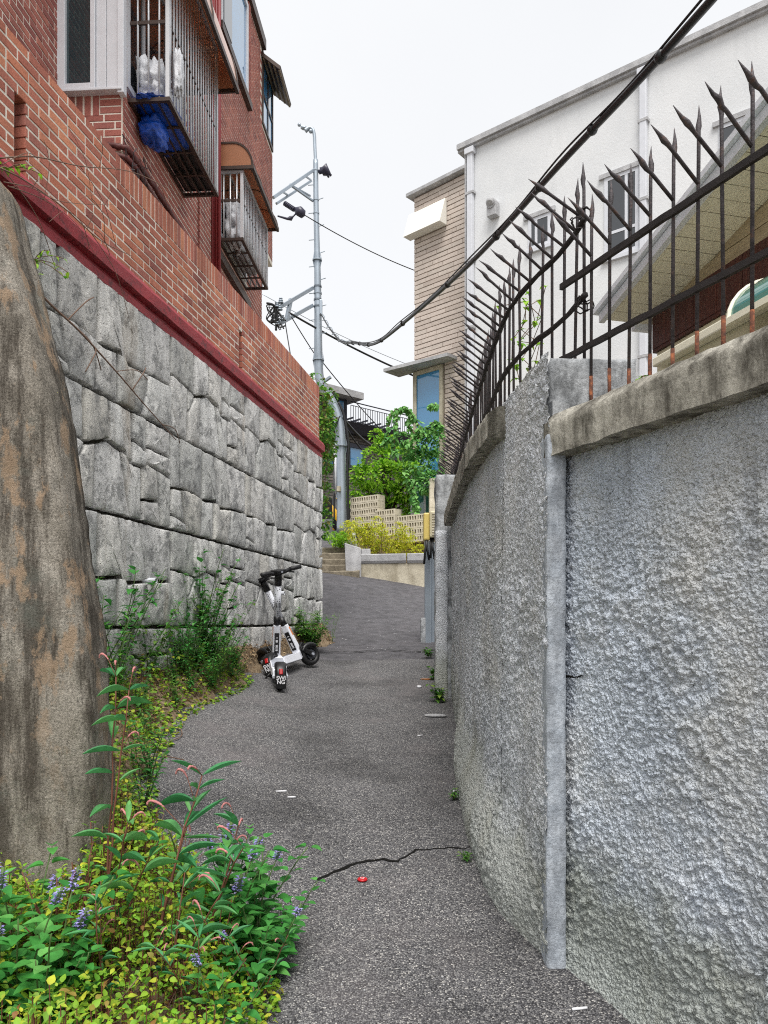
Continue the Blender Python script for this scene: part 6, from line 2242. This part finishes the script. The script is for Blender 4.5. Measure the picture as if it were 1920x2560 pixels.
# bushy weed at the end of the stone wall
b1 = herb(.5, 'dense bushy green weed beside the scooters at the end of the stone wall', None, 34, 'bushy_weed', 'leaf_green', (.035, .07), 44, 'lance', 'stem_green', .46)
p = at(778, 1560, 9.75)
put(b1, p.x, 9.75, soil_z(p.x, 9.75) - .02, 1.05)
b2 = herb(.28, 'low leafy weed clump at the lane edge behind the rear scooter wheel', None, 12, 'weed', 'leaf_green', (.03, .06), 18, 'lance', 'stem_green', .4)
put(b2, -1.42, 7.35, soil_z(-1.42, 7.35) - .01)
b3 = herb(.16, 'low leafy weed clump growing at the foot of the concrete post', None, 12, 'weed', 'leaf_green', (.04, .07), 8, 'ovate', 'stem_green', .6)
put(b3, .50, 7.02, surf_z(.5, 7.02))
b4 = herb(.14, 'small weed tuft between the concrete post and the gate post', None, 8, 'weed', 'leaf_green', (.04, .07), 7, 'ovate', 'stem_green', .6)
put(b4, .53, 8.1, surf_z(.53, 8.1))
b5 = herb(.12, 'smallest weed tuft near the foot of the gate post', None, 8, 'weed', 'leaf_green', (.04, .07), 7, 'ovate', 'stem_green', .6)
put(b5, .56, 9.6, surf_z(.56, 9.6))
b6 = herb(.06, 'tiny weeds in the joint under the longer roughcast wall', None, 8, 'weed', 'leaf_green', (.015, .03), 6, 'ovate')
put(b6, .40, 4.4, surf_z(.40, 4.4))
b7 = herb(.05, 'tiny weeds where the asphalt crack meets the roughcast wall', None, 7, 'weed', 'leaf_green', (.012, .025), 6, 'ovate')
put(b7, .385, 3.56, surf_z(.385, 3.56))
b8 = herb(.75, 'thin feathery weed standing at the corner where the stone wall ends', None, 3, 'feathery_weed', 'leaf_green', (.03, .06), 40, 'lance', 'stem_green', .12)
p = at(830, 1540, 10.7)
put(b8, p.x, 10.7, soil_z(p.x, 10.7))
# sprouts on walls
def sprig(label, P, L, n, mat='leaf_ivy', lsz=(.03, .05), drop=.4, name='sprig'):
    t = thing(name, label, 'plant', P)
    st, lf = MB(), MB()
    for q in range(n):
        d = rdir(-.3, .6); d.y = -abs(d.y) * .4
        pts = [Vector((0, 0, 0)) + d * L * u - Vector((0, 0, drop * L * u * u)) for u in np.linspace(0, 1, 5)]
        st.tube(pts, .0025, 5)
        for e in range(5):
            b = pts[e]
            l = random.uniform(*lsz)
            lf.leaf(b, rdir(-.8, .4), (0, -.5, 1), l, l * .6, .2, .6, 'ovate')
    st.build('stem', M['twig'], t)
    lf.build('leaves', M[mat], t, True)
    return t
sprig('bright green sprig on the brick parapet above the buttress', at(20, 420, 4.2), .18, 5, 'leaf_maple')
sprig('bright green sprig on the stone wall just under the red ledge', at(85, 650, 4.5), .2, 7, 'leaf_maple')
sprig('small sprig on the top of the weathered coping between fence bars', at(1620, 942, 2.62), .05, 5, 'leaf_maple', (.02, .03))
cl = thing('climbing_vine', 'light green climbing vine behind the spiked fence over the lower wall', 'vine', at(1330, 900, 5.2))
st, lf = MB(), MB()
for q in range(5):
    b = at(random.uniform(1225, 1345), random.uniform(985, 940), 5.2) - cl.location
    pts = [b + Vector((random.uniform(-.1, .1), random.uniform(-.2, .2), 0)) * i * .3 + Vector((0, 0, .11 * i)) for i in range(6)]
    st.tube(pts, .003, 5)
    for p_ in pts:
        for e in range(3):
            l = random.uniform(.03, .06)
            lf.leaf(p_, rdir(-.6, .5), (0, -.4, 1), l, l * .75, .2, .5, 'heart')
st.build('stem', M['twig'], cl); lf.build('leaves', M['leaf_maple'], cl, True)

# dry creeper stems over the parapet and the stone wall
def creeper(label, pix, offs, r=.004, br=3):
    pts = []
    for (px, py), o_ in zip(pix, offs):
        s, z = LW.hit(px, py, o_)
        pts.append(LW.w(s, o_, z))
    t = thing('dry_vine', label, 'vine', pts[0], 0, 'dry creeper stems on the left walls')
    sp_ = spine(pts, 8)
    m = MB().tube(sp_, [r * (1 - .6 * i / len(sp_)) for i in range(len(sp_))], 5)
    m.build('stem', M['twig'], t, True, world=True)
    for q in range(br):
        m = MB()
        i = random.randrange(2, len(sp_) - 2)
        d = Vector((random.uniform(.0, .06), random.uniform(-.5, .7), random.uniform(-.35, .3)))
        m.tube(spine([sp_[i], sp_[i] + d * .5 + Vector((.03, 0, .04)), sp_[i] + d], 6), r * .45, 4)
        m.build('twig', M['twig'], t, True, world=True)
creeper('thick dry vine stem running down the stone wall', [(60, 690), (125, 760), (200, 830), (300, 940), (360, 1010), (440, 1100)], (.14, .12, .13, .11, .11, .1), .009, 7)
creeper('dry vine stem crossing the parapet bricks above the ledge', [(0, 395), (90, 392), (200, 415), (330, 430), (440, 480)], (.1, .13, .1, .12, .06), .005, 4)
creeper('dry vine stem hanging along the red ledge', [(0, 420), (60, 450), (160, 520), (250, 600), (330, 640)], (.16, .16, .15, .16, .13), .005, 6)
creeper('dry vine twig arching over the ledge by the buttress', [(10, 455), (80, 470), (140, 500), (210, 510), (285, 512)], (.2, .19, .18, .16, .12), .003, 4)
creeper('thin dry twig looping on the lower parapet bricks', [(20, 465), (110, 500), (190, 560), (240, 640)], (.18, .18, .16, .14), .003, 4)
# dead twigs lying at the lane edge
for i, (pix, lb) in enumerate((([(300, 1850), (360, 1830), (420, 1808)], 'pale dead twig reaching from the weeds over the asphalt'), ([(290, 1890), (380, 1880), (450, 1850), (452, 1835)], 'curved dead twig lying at the lane edge below the weeds'), ([(300, 1910), (400, 1905), (460, 1908)], 'straight dead twig lying flat nearest the buttress'))):
    pts = [gpt(*q) + Vector((0, 0, .02 + .015 * (j % 2))) for j, q in enumerate(pix)]
    tag(MB().tube(spine(pts, 6), .0035, 5).build('twig', M['twig'], None, True), lb, 'twig')

# ------------------------------------------------------------------ shrub, tree, vines at the end of the lane
def crown(n, centers, lsz, shape='ovate', asp=.6):
    m = MB()
    tot = sum(c_[1] ** 2 for c_ in centers)
    for c_, r_, sq in centers:
        for i in range(int(n * r_ ** 2 / tot)):
            d = rdir(-1.2, 1.57)
            rr_ = r_ * random.uniform(.35, 1.06) ** .5
            p_ = Vector(c_) + Vector((d.x * rr_, d.y * rr_, d.z * rr_ * sq))
            L = random.uniform(*lsz)
            m.leaf(p_, (d + rdir(-1, .6) * .9), (random.uniform(-.4, .4), random.uniform(-.6, .2), 1), L, L * asp * random.uniform(.8, 1.2), .2, random.uniform(.1, .8), 'tri' if shape == 'tri' else shape)
    return m
sh = thing('golden_shrub', 'broad yellow green shrub filling the planter above the granite blocks', 'shrub', at(950, 1385, 18.5))
cent = []
for i in range(40):
    px = random.uniform(842, 1050)
    topy = np.interp(px, [830, 860, 900, 960, 1010, 1040, 1062], [1335, 1310, 1292, 1296, 1312, 1330, 1355])
    boty = np.interp(px, [830, 900, 960, 1060], [1362, 1372, 1385, 1388])
    Yq = 18.3 + random.uniform(-.35, .6)
    c_ = at(px, random.uniform(topy + 14, boty), Yq)
    cent.append((c_ - sh.location, random.uniform(.13, .24), .9))
crown(9500, cent, (.035, .07), 'tri', .45).build('leaves', M['leaf_shrub'], sh, False)
st = MB()
for i in range(26):
    c_ = random.choice(cent)[0]
    st.tube([Vector((c_.x * .8, c_.y * .6, -.35)), c_ * .6, c_ + Vector((0, 0, .2))], .008, 5)
st.build('stems', M['twig'], sh)
gf = thing('ground_fern', 'bright green low plants left of the golden shrub at the path kerb', 'plant', at(830, 1350, 18.3))
cent = [(at(random.uniform(814, 866), random.uniform(1336, 1362), 18.2 + random.uniform(-.1, .3)) - gf.location, .11, .7) for i in range(9)]
crown(1100, cent, (.04, .08), 'tri', .5).build('leaves', M['leaf_maple'], gf, False)

def tree(label, base, centers, n, lsz, mat, trunk_r, nm='leafy_tree', shape='ovate'):
    t = thing(nm, label, 'tree', base)
    cs = [(Vector(c_) - base, r_, sq) for c_, r_, sq in centers]
    m = MB()
    top_c = sum((c_[0] for c_ in cs), Vector()) / len(cs)
    fork = top_c * .45
    m.tube(spine([Vector((0, 0, -.3)), fork * .5 + Vector((.05, 0, 0)), fork], 5), [trunk_r * (1 - .04 * i) for i in range(11)], 9)
    for c_, r_, _ in cs:
        m.tube(spine([fork * random.uniform(.7, 1), (fork + c_) / 2 + Vector((random.uniform(-.15, .15), random.uniform(-.15, .15), .1)), c_ + Vector((0, 0, r_ * .4))], 4), [trunk_r * .42 * (1 - .09 * i) for i in range(9)], 6)
    m.build('trunk', M['bark'], t, True)
    crown(n, cs, lsz, shape).build('crown', M[mat], t, False)
    return t
cen = []
for px, py, r_, dy in ((935, 1150, .42, 0), (960, 1190, .5, -.3), (915, 1195, .38, 0), (900, 1225, .32, .2), (985, 1150, .45, .2), (1005, 1195, .5, 0), (960, 1110, .3, .1), (940, 1090, .2, 0), (1015, 1230, .42, -.2), (1000, 1265, .4, -.1), (965, 1235, .45, .1), (880, 1250, .24, 0), (905, 1262, .25, .1), (930, 1240, .34, 0), (1035, 1185, .42, 0), (893, 1180, .2, 0), (1030, 1260, .35, 0)):
    cen.append((at(px, py, 21.0 + dy), r_, .8))
tree('bright yellow green tree behind the breeze block screen', at(985, 1345, 21.0), cen, 4600, (.08, .14), 'leaf_maple', .07)
# dark leaved vine that climbs over the tree and arches against the sky
vn = thing('arching_vine', 'darker climbing vine arching over the tree beside the tower window', 'vine', at(1060, 1250, 19.6))
st, lf = MB(), MB()
paths = [[(1050, 1100), (1020, 1060), (1030, 1040), (1000, 1022), (975, 1040), (968, 1090), (960, 1110)],
         [(1060, 1090), (1040, 1050), (1015, 1020), (995, 1030), (990, 1070), (985, 1110), (990, 1135)],
         [(1060, 1120), (1080, 1060), (1095, 1058), (1105, 1075)],
         [(1085, 1010), (1075, 1015), (1090, 1012)],
         [(1020, 1110), (1040, 1080), (1070, 1070), (1100, 1090)],
         [(1030, 1200), (1040, 1250), (1044, 1280), (1040, 1310)], [(1010, 1180), (1030, 1230), (1036, 1290)]]
for pth in paths:
    sp_ = spine([at(a, b, 19.6 + random.uniform(-.2, .2)) - vn.location for a, b in pth], 8)
    st.tube(sp_, .012, 5)
    for p_ in sp_:
        for e in range(4):
            l = random.uniform(.09, .17)
            lf.leaf(p_ + rdir(-1, 1) * .05, rdir(-1.4, .1), (0, -.6, 1), l, l * .62, .2, .5, 'ovate')
cs = []
for px, py, r_ in ((1040, 1120, .32), (1070, 1110, .34), (1085, 1160, .34), (1050, 1165, .4), (1090, 1090, .24), (1020, 1130, .25), (1070, 1210, .3), (1045, 1215, .25), (1095, 1200, .25), (1010, 1100, .18)):
    cs.append((at(px, py, 19.6 + random.uniform(-.1, .3)) - vn.location, r_, .9))
m = crown(1500, cs, (.08, .14), 'ovate', .62)
lf.add(m.v, m.f)
st.build('stems', M['twig'], vn, True); lf.build('leaves', M['leaf_vine'], vn, False)
for q in range(3):
    pass
# ivy curtain at the end of the left wall, over the pole foot
iv = thing('ivy_curtain', 'ivy curtain hanging past the far end of the red parapet', 'ivy', at(815, 1150, 12.6))
cs = []
for px, py, r_ in ((806, 985, .10), (815, 1010, .14), (812, 1040, .15), (806, 1075, .17), (818, 1085, .16), (806, 1115, .18), (820, 1120, .16), (803, 1155, .15), (814, 1160, .13), (803, 1200, .13), (810, 1230, .13), (804, 1265, .12), (812, 1300, .13), (803, 1330, .10), (826, 1050, .10), (808, 960, .06), (830, 985, .07)):
    cs.append((at(px, py, 12.5 + random.uniform(-.2, .5)) - iv.location, r_, 1.2))
crown(2100, cs, (.045, .09), 'ovate', .6).build('leaves', M['leaf_ivy'], iv, False)
st = MB()
for i in range(14):
    a, b = random.choice(cs)[0], random.choice(cs)[0]
    st.tube([a, (a + b) / 2 + Vector((.03, 0, .05)), b], .006, 4)
st.build('stems', M['twig'], iv)
sprig('small leafy tendril on top of the far end of the parapet', at(770, 940, 11.6), .22, 6, 'leaf_vine', (.05, .08))
